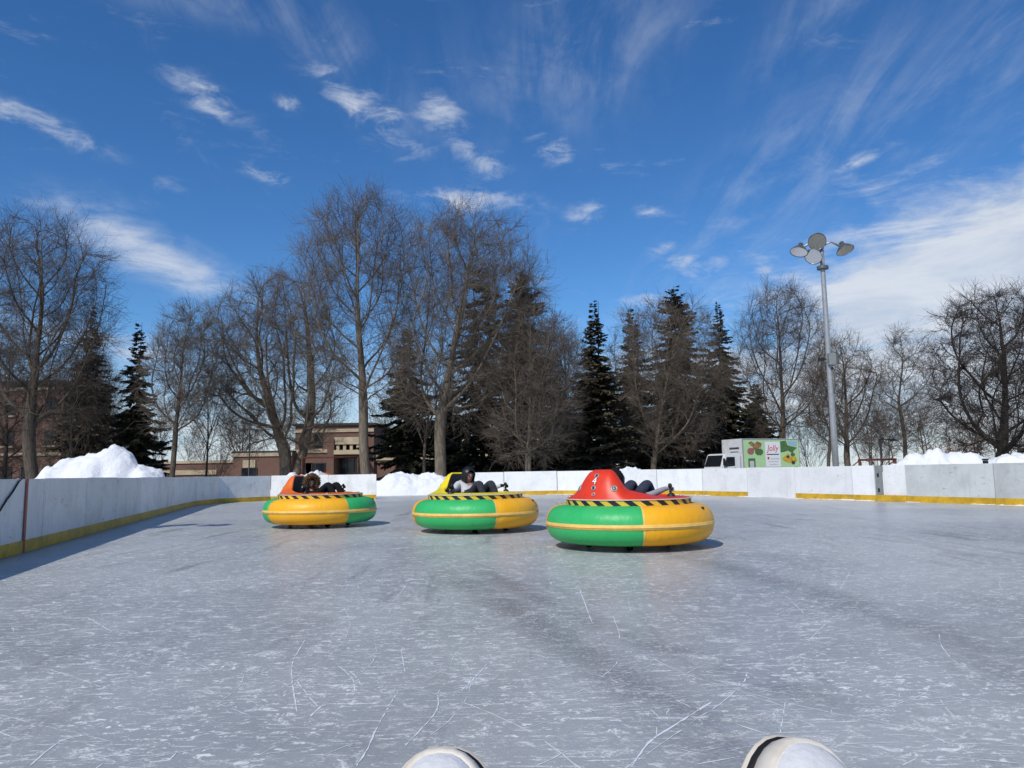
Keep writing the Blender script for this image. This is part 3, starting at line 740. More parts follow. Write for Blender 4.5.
VASE = dict(FORK, n=(11, 13, 8, 5), t0=(.50, .16, .12, .10), ang=(46, 40, 42, 40), trunk=.24, len=(.80, .34, .44, .50), rr=(.46, .28, .42, .6), up=(.0, .04, .03, .03, .03), prof=lambda u: .9 + .15 * u)
LEADER = dict(BASE, trunk=.96, n=(30, 9, 7, 5), t0=(.20, .14, .12, .10), ang=(52, 40, 42, 40), len=(.34, .42, .42, .46), rr=(.30, .45, .5, .6), prof=lambda u: 1.0 - .75 * u, end=(.08, .25, .35, .5, .6))
def bare_tree(px, Y, top, pl, pr, label, sp, R=.3, seed=1, bark='bark_grey', twig='twig_brown', name='bare_tree', stems=1, dens=1.0, group='bare trees behind the rink', lean=0.0):
    rnd = random.Random(seed); base = at(px, 470, Y); H = at(px, top, Y).z
    wl = base.x - at(pl, 400, Y).x; wr = at(pr, 400, Y).x - base.x
    sp = dict(sp, H=H); sp['n'] = tuple(max(1, int(round(v * (dens if i in (1, 2) else 1)))) for i, v in enumerate(sp['n']))
    out = [[] for _ in range(5)]
    for s in range(stems):
        a = s * 2.1 + rnd.uniform(0, .6); o = .25 * R / .3 if stems > 1 else 0
        d = (rnd.gauss(0, .03) + lean + (.14 * math.cos(a) if stems > 1 else 0), rnd.gauss(0, .03) + (.14 * math.sin(a) if stems > 1 else 0), 1.0)
        l = math.sqrt(d[0] ** 2 + d[1] ** 2 + 1); d = tuple(c / l for c in d)
        grow(rnd, out, (o * 2 * math.cos(a), o * math.sin(a), -.15), d, H * sp['trunk'], R * (1 if stems == 1 else rnd.uniform(.7, 1.0)), 0, sp)
    allp = np.array([p for lev in out for q in lev for p in q[0]])
    xs = np.sort(allp[:, 0]); zmax = np.sort(allp[:, 2])[-max(2, len(allp) // 1500)]
    ql, qr = -xs[int(len(xs) * .022)], xs[int(len(xs) * .978)]
    yq = np.sort(np.abs(allp[:, 1]))[int(len(allp) * .985)]
    sl_, sr_ = wl / max(ql, .1), wr / max(qr, .1); sy = .5 * (wl + wr) / max(yq, .1); sz = H / zmax
    def fit(Pn):
        Q = Pn.copy(); h = np.clip(Q[..., 2] / (H * .25), 0, 1)       # trunk foot stays put
        sx = np.where(Q[..., 0] < 0, sl_, sr_); Q[..., 0] *= 1 + (sx - 1) * h; Q[..., 1] *= 1 + (sy - 1) * h
        Q[..., 2] *= sz; return Q
    root = empty(name, (base.x, Y, -.05), 0, label, 'bush' if 'shrub' in name else 'tree', group)
    tw, cw = Wood(), Wood()
    for lev in range(5):
        for pts, rad in out[lev]: (tw if lev < 2 else cw).add(pts, rad, NSID[lev])
    V, F = tw.arrays(fit); np_mesh('trunk', V, F, bark, root)
    V, F = cw.arrays(fit); np_mesh('crown', V, F, twig, root)
    global TRIS; TRIS += 2 * len(F)
    return root
TRIS = 0

def crown_tree(px, Y, top, pl, pr, label, R=.3, seed=1, bark='bark_grey', twig='twig_brown', fork=.26, base=.24, stems=1, N=1100, widest=.50, round_=2.0, twigs=3.5, up=.14, group='bare trees behind the rink', kill=.52, wild=.07):
    """bare tree grown towards points scattered through the crown volume (space colonisation), then twigged"""
    rnd = random.Random(seed); rs = np.random.RandomState(seed)
    b0 = at(px, 470, Y); H = at(px, top, Y).z
    xl = at(pl, 400, Y).x - b0.x; xr = at(pr, 400, Y).x - b0.x; cx = (xl + xr) / 2; hw = (xr - xl) / 2; hd = hw * .85
    N = int(N * 1.35); z0 = H * base; k = H / 16.0; D = .42 * max(.55, k); dk = kill * max(.55, k)
    # lumpy crown envelope, a little inside the outline: the twigs reach it
    A = []
    lob = [(rs.uniform(0, 6.28), rs.uniform(.2, 1), rs.uniform(.5, .9)) for _ in range(9)]
    hw2, hd2, H2_ = max(.4, hw - .55 * k), max(.4, hd - .5 * k), H - .7 * k
    while len(A) < N:
        u, w, v = rs.uniform(-1, 1), rs.uniform(-1, 1), rs.uniform(0, 1)
        f = (1 - abs((v - widest) / (1 - widest)) ** round_) if v > widest else (1 - abs((widest - v) / widest) ** 2.4 * .85)
        f = math.sqrt(max(0, f)); r = math.hypot(u, w)
        a = math.atan2(w, u); lump = 1.0
        for la, lv, ls in lob:
            dd = abs((a - la + 3.1416) % 6.2832 - 3.1416); lump -= .26 * math.exp(-(dd / .35) ** 2 - ((v - lv) / .12) ** 2)
        f *= lump
        if r > f or (r < f * .5 and rs.rand() < .25): continue
        A.append((cx * min(1, .25 + v * 1.2) + u * hw2, w * hd2, z0 + v * (H2_ - z0)))
    A = np.array(A)
    P = []; par = []
    for s_ in range(stems):
        a = s_ * 2.1 + rnd.uniform(0, 1); o = (.0 if stems == 1 else .16 * R / .2)
        p = Vector((o * math.cos(a), o * math.sin(a), -.15)); d = Vector((rnd.gauss(0, .03) + (.16 * math.cos(a) if stems > 1 else .25 * cx / H), rnd.gauss(0, .03) + (.16 * math.sin(a) if stems > 1 else 0), 1)).normalized()
        par.append(-1); P.append(tuple(p)); n = max(2, int(H * fork / D))
        for i in range(n):
            d = (d + Vector((rnd.gauss(0, .035), rnd.gauss(0, .035), .02))).normalized(); p = p + d * (H * fork / n); par.append(len(P) - 1); P.append(tuple(p))
    Pn = np.array(P); alive = np.ones(len(A), bool)
    dm = ((A[:, None, :] - Pn[None]) ** 2).sum(-1); near = dm.argmin(1); nd = dm.min(1)
    dirs = {}
    for it in range(140):
        if not alive.any(): break
        acc = {}
        ai = np.nonzero(alive)[0]; V = A[ai] - np.array(P)[near[ai]]; V /= np.linalg.norm(V, axis=1, keepdims=True) + 1e-9
        n0 = len(P); acc_v = np.zeros((n0, 3)); np.add.at(acc_v, near[ai], V)
        grow_i = np.nonzero(np.abs(acc_v).sum(1) > 1e-6)[0]; new = []
        for i in grow_i:
            v = acc_v[i]; v = v / (np.linalg.norm(v) + 1e-9)
            pd = np.array(P[i]) - np.array(P[par[i]]) if par[i] >= 0 else np.array([0, 0, 1.]); pd = pd / (np.linalg.norm(pd) + 1e-9)
            v = v + .85 * pd + np.array([0, 0, up]) + rs.normal(0, wild, 3); v /= np.linalg.norm(v)
            q = np.array(P[i]) + v * D
            key = (i, tuple(np.round(v, 1)))
            if key in dirs: continue
            dirs[key] = 1; new.append((q, i))
        if not new: break
        for q, i in new: P.append(tuple(q)); par.append(int(i))
        Q = np.array([q for q, _ in new]); dm = ((A[:, None, :] - Q[None]) ** 2).sum(-1); am = dm.argmin(1); mn = dm.min(1)
        better = mn < nd; near[better] = n0 + am[better]; nd[better] = mn[better]
        alive &= nd > dk * dk
        if len(P) > 6500: break
    n = len(P); P = np.array(P); ch = [[] for _ in range(n)]
    for i in range(n):
        if par[i] >= 0: ch[par[i]].append(i)
    # pipe model radii
    e = 1.86; r = np.zeros(n); tipr = .0105
    for i in range(n - 1, -1, -1):
        r[i] = tipr if not ch[i] else sum(r[c] ** e for c in ch[i]) ** (1 / e)
    roots = [i for i in range(n) if par[i] < 0]; sc_ = R / max(r[roots[0]], 1e-6)
    rr = np.maximum(.0095, r * sc_)
    zf = np.clip(P[:, 2] / (.05 * H), 0, 1); rr *= 1 + .38 * (1 - zf) ** 2
    tw, cw = Wood(), Wood()
    stack = list(roots); nsp = 0
    while stack:
        i = stack.pop(); chain = ([par[i]] if par[i] >= 0 else []) + [i]; j = i
        while ch[j]:
            c = sorted(ch[j], key=lambda q: -rr[q]); stack += c[1:]; j = c[0]; chain.append(j)
        pts = P[chain].copy(); rad = rr[chain].copy()
        if par[i] >= 0: rad[0] = min(rad[0], rad[1] * 1.25)
        if len(pts) > 4: pts[1:-1] = .5 * pts[1:-1] + .25 * (pts[:-2] + pts[2:])
        if len(chain) >= 2:
            W_ = tw if rad[min(1, len(rad) - 1)] > .035 else cw
            W_.add([tuple(q) for q in pts], [float(q) for q in rad], 9 if rad[0] > .12 else (6 if rad[0] > .035 else 4))
    # twigs on everything thin
    g0 = dict(rmin=.0055)
    def twiglet(p, d, L, r0, lev):
        x, y, z = p; dx, dy, dz = d; pts = [p]; ds = [d]; m = 2 if lev == 0 else 1
        for q in range(m):
            dx += rnd.gauss(0, .09); dy += rnd.gauss(0, .09); dz += rnd.gauss(0, .09) + .05; l = math.sqrt(dx * dx + dy * dy + dz * dz); dx /= l; dy /= l; dz /= l
            x += dx * L / m; y += dy * L / m; z += dz * L / m; pts.append((x, y, z)); ds.append((dx, dy, dz))
        cw.add(pts, [max(.0044, r0 * (1 - .5 * q / m)) for q in range(m + 1)], 3)
        if lev == 0:
            for q in range(rnd.choice((3, 3, 4, 5))):
                j = rnd.randint(0, m - 1); f = rnd.random(); p0, p1 = pts[j], pts[j + 1]
                twiglet(tuple(a + (b - a) * f for a, b in zip(p0, p1)), rot_from(ds[j + 1], RAD(rnd.uniform(25, 55)), rnd.uniform(0, 6.28)), L * rnd.uniform(.4, .75), .0054, 1)
    for i in range(n):
        if rr[i] > .045 or par[i] < 0: continue
        d = P[i] - P[par[i]]; d = tuple(d / (np.linalg.norm(d) + 1e-9)); q = twigs * (1.5 if not ch[i] else 1.0); cnt = int(q) + (rnd.random() < q - int(q))
        for _ in range(cnt):
            twiglet(tuple(P[i]), rot_from(d, RAD(rnd.uniform(12, 30) if not ch[i] else rnd.uniform(30, 62)), rnd.uniform(0, 6.28)), rnd.uniform(.7, 1.45) * max(.6, min(1.15, k)), .0085, 0)
    root = empty('bare_tree', (b0.x, Y, -.05), 0, label, 'tree', group)
    V, F = tw.arrays(); np_mesh('trunk', V, F, bark, root); nf = len(F)
    V, F = cw.arrays(); np_mesh('crown', V, F, twig, root)
    global TRIS; TRIS += 2 * (len(F) + nf)
    return root

def conifer(px, Y, top, hw, label, seed, m='needles', zlow=.06, droop=.25, power=.85, group='conifers behind the rink', sparse=1.0, rough=.5):
    rnd = random.Random(seed); base = at(px, 470, Y); H = at(px, top, Y).z; Rb = 1.42 * hw * Y / FPX
    root = empty('conifer_tree', (base.x, Y, -.05), 0, label, 'tree', group)
    tw = Wood(); lean = rnd.gauss(0, .01)
    tp = [(lean * z * 3, 0, z) for z in np.linspace(-.1, H, 9)]
    tw.add(tp, [max(.012, (.014 * H) * (1 - i / 8.2)) for i in range(9)], 8)
    TV = []; TF = []
    def leaf(p, d, L, w, nz):
        # folded spray of needles: two triangles-pairs hanging from the twig
        d = d.normalized(); s = d.cross(Vector((0, 0, 1)));
        if s.length < .1: s = Vector((1, 0, 0))
        s.normalize(); s = (Matrix.Rotation(nz, 3, d) @ s)
        i = len(TV); q = p + d * L * .45
        TV.extend([p, q + s * w, p + d * L, q - s * w]); TF.append((i, i + 1, i + 2, i + 3))
    z = H * zlow; cl = [rnd.uniform(.7, 1.15) for _ in range(12)]
    while z < H * .992:
        u = z / H; nb_ = 3 if u > .93 else (5 if u > .6 else 7)
        if u < .9: nb_ = max(3, int(nb_ * sparse))
        for b in range(nb_):
            a = rnd.uniform(0, 6.28); sect = cl[int(a / 6.2832 * 6) % 6 + (6 if u > .5 else 0)]
            env = (1 - u) ** power * (1.0 if u > .16 else .78 + 1.4 * u)
            L = max(.18, Rb * env * rnd.uniform(1 - rough, 1 + .3 * rough) * (sect * .5 + .5))
            p = Vector((0, 0, z + rnd.uniform(-.2, .2))); d = Vector((math.cos(a), math.sin(a), (.25 if u > .75 else .05) + rnd.gauss(0, .16)))
            k = 4; pts = [p.copy()]; n = max(3, int(L / .105))
            for i in range(k):
                d.z += (-droop if i < 2 else droop * .7) * (1.0 if u < .75 else .35); d.normalize(); p = p + d * L / k; pts.append(p.copy())
            tw.add([tuple(q) for q in pts], [max(.008, .010 + .012 * L * (1 - i / k)) for i in range(k + 1)], 3)
            for j in range(n):
                t = (.12 + .88 * (j + rnd.random()) / n) * k; i = min(int(t), k - 1); q = pts[i].lerp(pts[i + 1], t - i)
                dd = (pts[i + 1] - pts[i]).normalized(); sd = Vector((-dd.y, dd.x, 0))
                wl = (.74 - .34 * t / k) * min(1, .35 + L * .35)
                for sgn in (-1, 1):
                    leaf(q, dd * rnd.uniform(.5, 1) + sd * sgn * rnd.uniform(.5, 1.1) + Vector((0, 0, rnd.uniform(-.55, .05))), wl * rnd.uniform(.6, 1.15), wl * .24, rnd.uniform(-.7, .7))
                if rnd.random() < .75: leaf(q, dd + Vector((rnd.gauss(0, .25), rnd.gauss(0, .25), -rnd.uniform(.2, 1.1))), wl * rnd.uniform(.5, .9), wl * .24, rnd.uniform(-1.5, 1.5))
        z += (.21 if u < .8 else .17) * rnd.uniform(.7, 1.3) * (H / 14) ** .5
    V, F = tw.arrays(); np_mesh('trunk', V, F, 'bark_dark', root)
    np_mesh('crown', np.array(TV), np.array(TF), m, root, smooth=False)
    global TRIS; TRIS += 2 * len(TF)
    return root

def build_trees():
    B = bare_tree; T = crown_tree
    # left group
    T(36, 46, 203, -45, 118, 'large bare tree with a thick trunk at the left edge, snow heap at its foot', .36, 11, fork=.24, base=.24, N=1150, widest=.48)
    B(72, 50, 330, 48, 112, 'small bare tree right beside the big trunk at the left edge', dict(BASE, trunk=.5, levels=4), .12, 12, twig='twig_brown', dens=.7)
    T(172, 44, 298, 140, 230, 'slender bare tree between the small dark spruce and the gnarled tree', .15, 13, twig='twig_tan', fork=.36, base=.30, N=520)
    T(4, 56, 318, -50, 66, 'bare tree screening the brick building at the left edge', .20, 31, twig='twig_dark', bark='bark_dark', fork=.2, base=.08, N=420, widest=.45, twigs=3.5)
    T(92, 62, 345, 55, 128, 'dense bare tree between the brick building and the small dark spruce', .15, 32, twig='twig_brown', bark='bark_dark', fork=.2, base=.1, N=520, widest=.45, twigs=4.5)
    B(206, 58, 345, 176, 236, 'thin bare sapling behind the slender tree left of the gnarled trunk', dict(BASE, trunk=.55), .10, 14, twig='twig_brown', dens=.7)
    T(288, 48, 262, 193, 352, 'gnarled bare tree with a broad twin trunk in front of the brick building', .30, 15, bark='bark_pale', twig='twig_tan', stems=2, fork=.18, base=.17, N=1150, widest=.46, wild=.12, up=.06)
    T(367, 44, 183, 284, 430, 'tallest bare tree with a straight pale trunk right of the brick entrance', .28, 16, bark='bark_pale', twig='twig_tan', fork=.33, base=.27, N=1250, widest=.60)
    T(440, 43, 203, 378, 558, 'tall bare tree with a forked pale trunk right of the snow bank', .33, 17, bark='bark_pale', twig='twig_tan', fork=.22, base=.24, N=1300, widest=.58)
    B(424, 47, 330, 385, 462, 'thinner dark bare tree close behind the forked pale trunk', dict(BASE, trunk=.6), .13, 18, bark='bark_grey', dens=.7)
    T(528, 42, 293, 474, 590, 'round crowned bare tree with dense brown twigs in front of the dark spruces', .17, 19, bark='bark_pale', twig='twig_tan', fork=.15, base=.15, N=1000, widest=.5, up=.10)
    T(653, 50, 292, 598, 742, 'wide spreading bare tree with long low limbs left of the truck', .19, 20, bark='bark_pale', twig='twig_tan', fork=.11, base=.13, N=720, widest=.5, up=.06)
    T(785, 63, 276, 731, 842, 'upright bare tree behind the box truck', .26, 21, fork=.26, base=.22, N=900, widest=.5)
    T(848, 50, 328, 800, 890, 'low broad bare tree just right of the floodlight pole', .20, 22, fork=.22, base=.2, N=560, twigs=2.0)
    T(905, 54, 322, 868, 948, 'slim bare tree with a single straight trunk behind the gate', .15, 23, fork=.5, base=.16, N=480, widest=.42, round_=1.5, twigs=2.2)
    T(1002, 38, 278, 928, 1085, 'large dark bare tree fanning out behind the right snow bank', .32, 24, bark='bark_dark', twig='twig_dark', fork=.12, base=.13, N=680, widest=.55, up=.10)
    T(566, 60, 318, 530, 600, 'bare tree showing through between the round crown and the pointed spruce', .16, 25, fork=.3, base=.25, N=500)
    T(828, 62, 345, 800, 862, 'thin bare tree behind the floodlight pole', .14, 26, fork=.3, base=.25, N=300, twigs=2.0)
    # shrubs
    for i, (px, Y, tp, pl, pr, lb_, tw) in enumerate([
        (935, 62, 424, 915, 955, 'rust coloured bush behind the right snow bank, nearer the slim tree', 'twig_red'),
        (957, 60, 426, 940, 975, 'rust coloured bush behind the right snow bank, nearer the dark tree', 'twig_red'),
        (120, 56, 405, 95, 150, 'brown leafless bush under the small dark spruce', 'twig_brown'),
        (215, 62, 415, 190, 240, 'leafless bush left of the low brick wing', 'twig_brown'),
        (877, 64, 405, 850, 905, 'grey leafless thicket behind the gate lamp', 'twig_brown'),
        (810, 68, 400, 775, 838, 'dark leafless bush between the truck and the floodlight pole', 'twig_dark'),
        (60, 54, 400, 30, 92, 'low leafless bush at the foot of the big left tree', 'twig_brown')]):
        B(px, Y, tp, pl, pr, lb_, dict(VASE, trunk=.10, n=(7, 7, 5, 3), len=(.9, .4, .42, .46)), .06, 40 + i, name='shrub', stems=3, twig=tw, bark='bark_dark', group='leafless bushes behind the rink', dens=.9)
    # conifers
    C_ = conifer
    C_(86, 56, 306, 30, 'brownish conifer behind the leftmost bare tree', 61, 'needles_brown', droop=.1)
    C_(133, 52, 322, 29, 'small dark spruce with drooping tiers left of the slender bare tree', 62, 'needles', droop=.30, power=.75, rough=.5, sparse=.8)
    C_(407, 54, 326, 42, 'dark spruce between the two tallest bare trees', 63, 'needles', droop=.28, sparse=.85)
    C_(484, 55, 262, 44, 'tall dark spruce behind the right limbs of the forked bare tree', 64, 'needles', droop=.3, power=.6, rough=.6, sparse=.7)
    C_(525, 57, 268, 46, 'tall dark spruce behind the round crowned bare tree', 65, 'needles', droop=.25, power=.65, rough=.55)
    C_(598, 48, 301, 38, 'pointed spruce standing clear above the red bumper car', 66, 'needles_brown', droop=.12, power=.9, rough=.25)
    C_(636, 53, 306, 34, 'spruce half hidden left of the spreading bare tree', 67, 'needles', droop=.25)
    C_(682, 57, 285, 46, 'tall broad spruce behind the spreading bare tree', 68, 'needles_brown', droop=.15, power=.7, rough=.5)
    C_(726, 65, 300, 36, 'narrow topped spruce left of the truck with ragged tiers', 69, 'needles', droop=.25, power=.95, rough=.5)
    C_(560, 58, 372, 30, 'short dark spruce filling the gap left of the pointed spruce', 70, 'needles', droop=.2)
    C_(450, 60, 372, 34, 'short dark spruce behind the forked pale trunk', 71, 'needles', droop=.2)
    C_(760, 72, 380, 30, 'short dark spruce behind the front of the truck', 72, 'needles', droop=.2)
build_trees()

def far_wood():
    rnd = random.Random(77); tw = Wood()
    sp = dict(BASE, levels=3, n=(9, 7, 5), trunk=.6, rmin=.014, H=9)
    for i in range(80):
        Y = rnd.uniform(82, 135); X = rnd.uniform(-.78, .80) * Y; out = [[] for _ in range(5)]
        H = rnd.uniform(7, 13) * (1.0 if abs(X) > 20 else 1.1); s2 = dict(sp, H=H)
        grow(rnd, out, (0, 0, -.1), (rnd.gauss(0, .05), rnd.gauss(0, .05), 1), H * .6, .12, 0, s2)
        for lev in range(4):
            for pts, rad in out[lev]: tw.add([(a + X, b + Y, c) for a, b, c in pts[::3 if lev == 3 else 2]], rad[::3 if lev == 3 else 2], 3 if lev else 5)
    V, F = tw.arrays(); o = np_mesh('far_wood', V, F, 'twig_brown')
    tag(o, 'hazy far line of leafless trees beyond the park', 'woodland', kind='stuff')
    global TRIS; TRIS += 2 * len(F)
far_wood()
print('TREE TRIS', TRIS)

# ------------------------------------------------------------------ floodlight poles
def flood_pole(loc, label, ztop, rz=0.0):
    g = empty('floodlight_pole', loc, rz, label, 'floodlight')
    MB().lathe([(.105, -.05), (.10, 2.4), (.088, 5.0), (.072, ztop - .45), (.07, ztop)], 20, cap=True).build('pole', 'steel', g, smooth=True)
    MB().lathe([(.20, -.05), (.20, .03), (.13, .05), (.12, .25), (.10, .26)], 20).build('base_flange', 'steel_dark', g)
    MB().lathe([(.072, ztop - 1.0), (.19, ztop - .98), (.19, ztop - .88), (.085, ztop - .86)], 20).build('collar', 'steel_dark', g)
    zc = at(828, 358.5, 25.0).z
    MB().box((.03, -.17, zc), (.24, .16, .40)).build('control_box', 'box_grey', g, bevel=.01)
    MB().box((.21, -.14, zc + .02), (.10, .14, .36)).build('meter_box', 'steel_dark', g, bevel=.01)
    MB().box((-.30, -.12, zc), (.18, .1, .12)).box((-.18, -.12, zc), (.12, .03, .03)).build('bracket', 'black_metal', g)
    MB().tube([(.06, -.1, zc - .25), (.075, -.09, zc - 1.0), (.07, -.09, zc - 1.15)], .02, 8).build('conduit', 'steel_dark', g, smooth=True)
    # four heads on cranked arms: azimuth (0 = right, 90 = away), tilt of the lamp axis below horizontal
    for az, faz, up_, tilt, out_ in ((RAD(188), RAD(214), -.30, 66, .80), (RAD(-6), RAD(-62), -.26, 66, .74), (RAD(205), RAD(255), -.02, 20, .20), (RAD(195), RAD(225), -.50, 40, .30)):
        d = Vector((math.cos(az), math.sin(az), 0)); c = Vector((0, 0, ztop + up_)) + d * out_
        pts = [Vector((0, 0, ztop - .15)) + d * .05, Vector((0, 0, ztop + .02 + up_ * .2)) + d * out_ * .45, c - d * .10 + Vector((0, 0, .05))]
        arm = MB().tube(pts, .038, 10).build('arm', 'steel', g, smooth=True)
        ax = Vector((math.cos(faz) * math.cos(RAD(tilt)), math.sin(faz) * math.cos(RAD(tilt)), -math.sin(RAD(tilt))))
        Mx = Matrix.Translation(c) @ ax.to_track_quat('Z', 'Y').to_matrix().to_4x4()
        hd = MB().lathe([(.0, -.24), (.075, -.23), (.09, -.12), (.15, -.07), (.235, .02), (.285, .10), (.298, .105), (.298, .125), (.285, .128)], 24, Mx).build('lamp_head', 'steel_dark', g, smooth=True)
        MB().lathe([(.28, .118), (.22, .04), (.12, -.03), (.0, -.05)], 24, Mx).build('reflector', 'reflector', hd, smooth=True)
        MB().lathe([(.0, .112), (.277, .112)], 24, Mx).build('lens', 'lens_grey' if tilt < 30 else 'reflector', hd)
        MB().lathe([(.0, .05), (.05, .05), (.05, .10), (0, .10)], 10, Mx).build('bulb', 'print_white', hd)
    return g
pz = at(818, 240, 25.0).z
flood_pole((at(836, 468, 25.0).x, 25.0, -.05), 'tall steel floodlight pole with four lamp heads behind the right boards', pz)
hd_ = ground(181, 525.5); zt_ = pz - .35; k_ = zt_ / math.tan(SUN_EL)
flood_pole((hd_.x - SH.x * k_, hd_.y - SH.y * k_, -.05), 'floodlight pole standing outside the left boards, known by its shadow on the ice', pz)

def park_lamp(px, Y, top, label, arm):
    b = at(px, 470, Y); H = at(px, top, Y).z
    g = empty('park_lamp', (b.x, Y, -.05), 0, label, 'lamp post')
    MB().lathe([(.09, 0), (.085, .5), (.055, .55), (.045, H)], 10, cap=True).build('post', 'black_metal', g, smooth=True)
    if arm:
        MB().box((.42, 0, H - .03), (.9, .07, .07)).build('arm', 'black_metal', g)
        MB().box((.80, 0, H - .10), (.34, .22, .09)).build('lamp_head', 'black_metal', g, bevel=.01)
    else:
        MB().box((0, 0, H - .05), (1.0, .05, .05)).build('arm', 'black_metal', g)
        for s in (-1, 1): MB().lathe([(.02, H - .02), (.16, H - .12), (.19, H - .2), (.05, H - .22)], 12, Matrix.Translation((s * .45, 0, 0)), cap=True).build('lamp_head', 'black_metal', g, smooth=True)
park_lamp(249, 52, 428, 'slim black park lamp post in front of the low brick wing', False)
park_lamp(882, 44, 438, 'black lamp post with a short arm behind the gate', True)

def goal_frame(pxa, pxb, Y, top, label):
    a = at(pxa, 470, Y).x; b = at(pxb, 470, Y).x; H = at(.5 * (pxa + pxb), top, Y).z; w = b - a
    g = empty('goal_frame', (a, Y, -.05), 0, label, 'goal')
    for x in (0, w): MB().tube([(x, 0, 0), (x, 0, H)], .05, 10).build('post', 'rust_paint', g, smooth=True)
    MB().tube([(-.05, 0, H), (w + .05, 0, H)], .05, 10).build('crossbar', 'rust_paint', g, smooth=True)
    for x in (0, w): MB().tube([(x, .05, H - .05), (x, .7, H * .8), (x, 1.4, .03), (x, .05, .03)], .025, 8).build('stay', 'rust_paint', g, smooth=True)
    MB().tube([(0, 1.4, .03), (w, 1.4, .03)], .025, 8).build('rear_bar', 'rust_paint', g, smooth=True)
goal_frame(302, 358, 46, 456.5, 'dark red goal frame in front of the brick entrance')
goal_frame(860, 896, 34, 458.5, 'dark red goal frame behind the boards beside the gate')
o = MB().box((0, 0, .55), (.11, .11, 1.1)).box((0, 0, 1.13), (.13, .13, .05)).build('marker_post', 'black_metal', bevel=.01)
q = at(985.5, 462, 22.0); o.location = (q.x, 22.0, -.05); tag(o, 'short dark post poking up behind the right boards', 'post')
def tarp():
    q = at(323, 472, 33.0); vs = []; fs = []; N = 20
    for j in range(N + 1):
        for i in range(N + 1):
            u, v = -1 + 2 * i / N, -1 + 2 * j / N
            z = max(0, 1 - abs(u) ** 2.2) * max(0, 1 - abs(v) ** 2) * 1.12 + .05 * mnoise.noise(Vector((u * 4, v * 4, 2)))
            vs.append((u * .95 + .08 * v, v * .8, max(0, z)))
    for j in range(N):
        for i in range(N): a = j * (N + 1) + i; fs.append((a, a + 1, a + N + 2, a + N + 1))
    o = MB().add(vs, fs).build('covered_heap', 'tarp_orange', smooth=True); o.location = (q.x, 33.0, -.05)
    tag(o, 'orange covered heap just showing over the boards behind the orange bumper car', 'heap')
tarp()

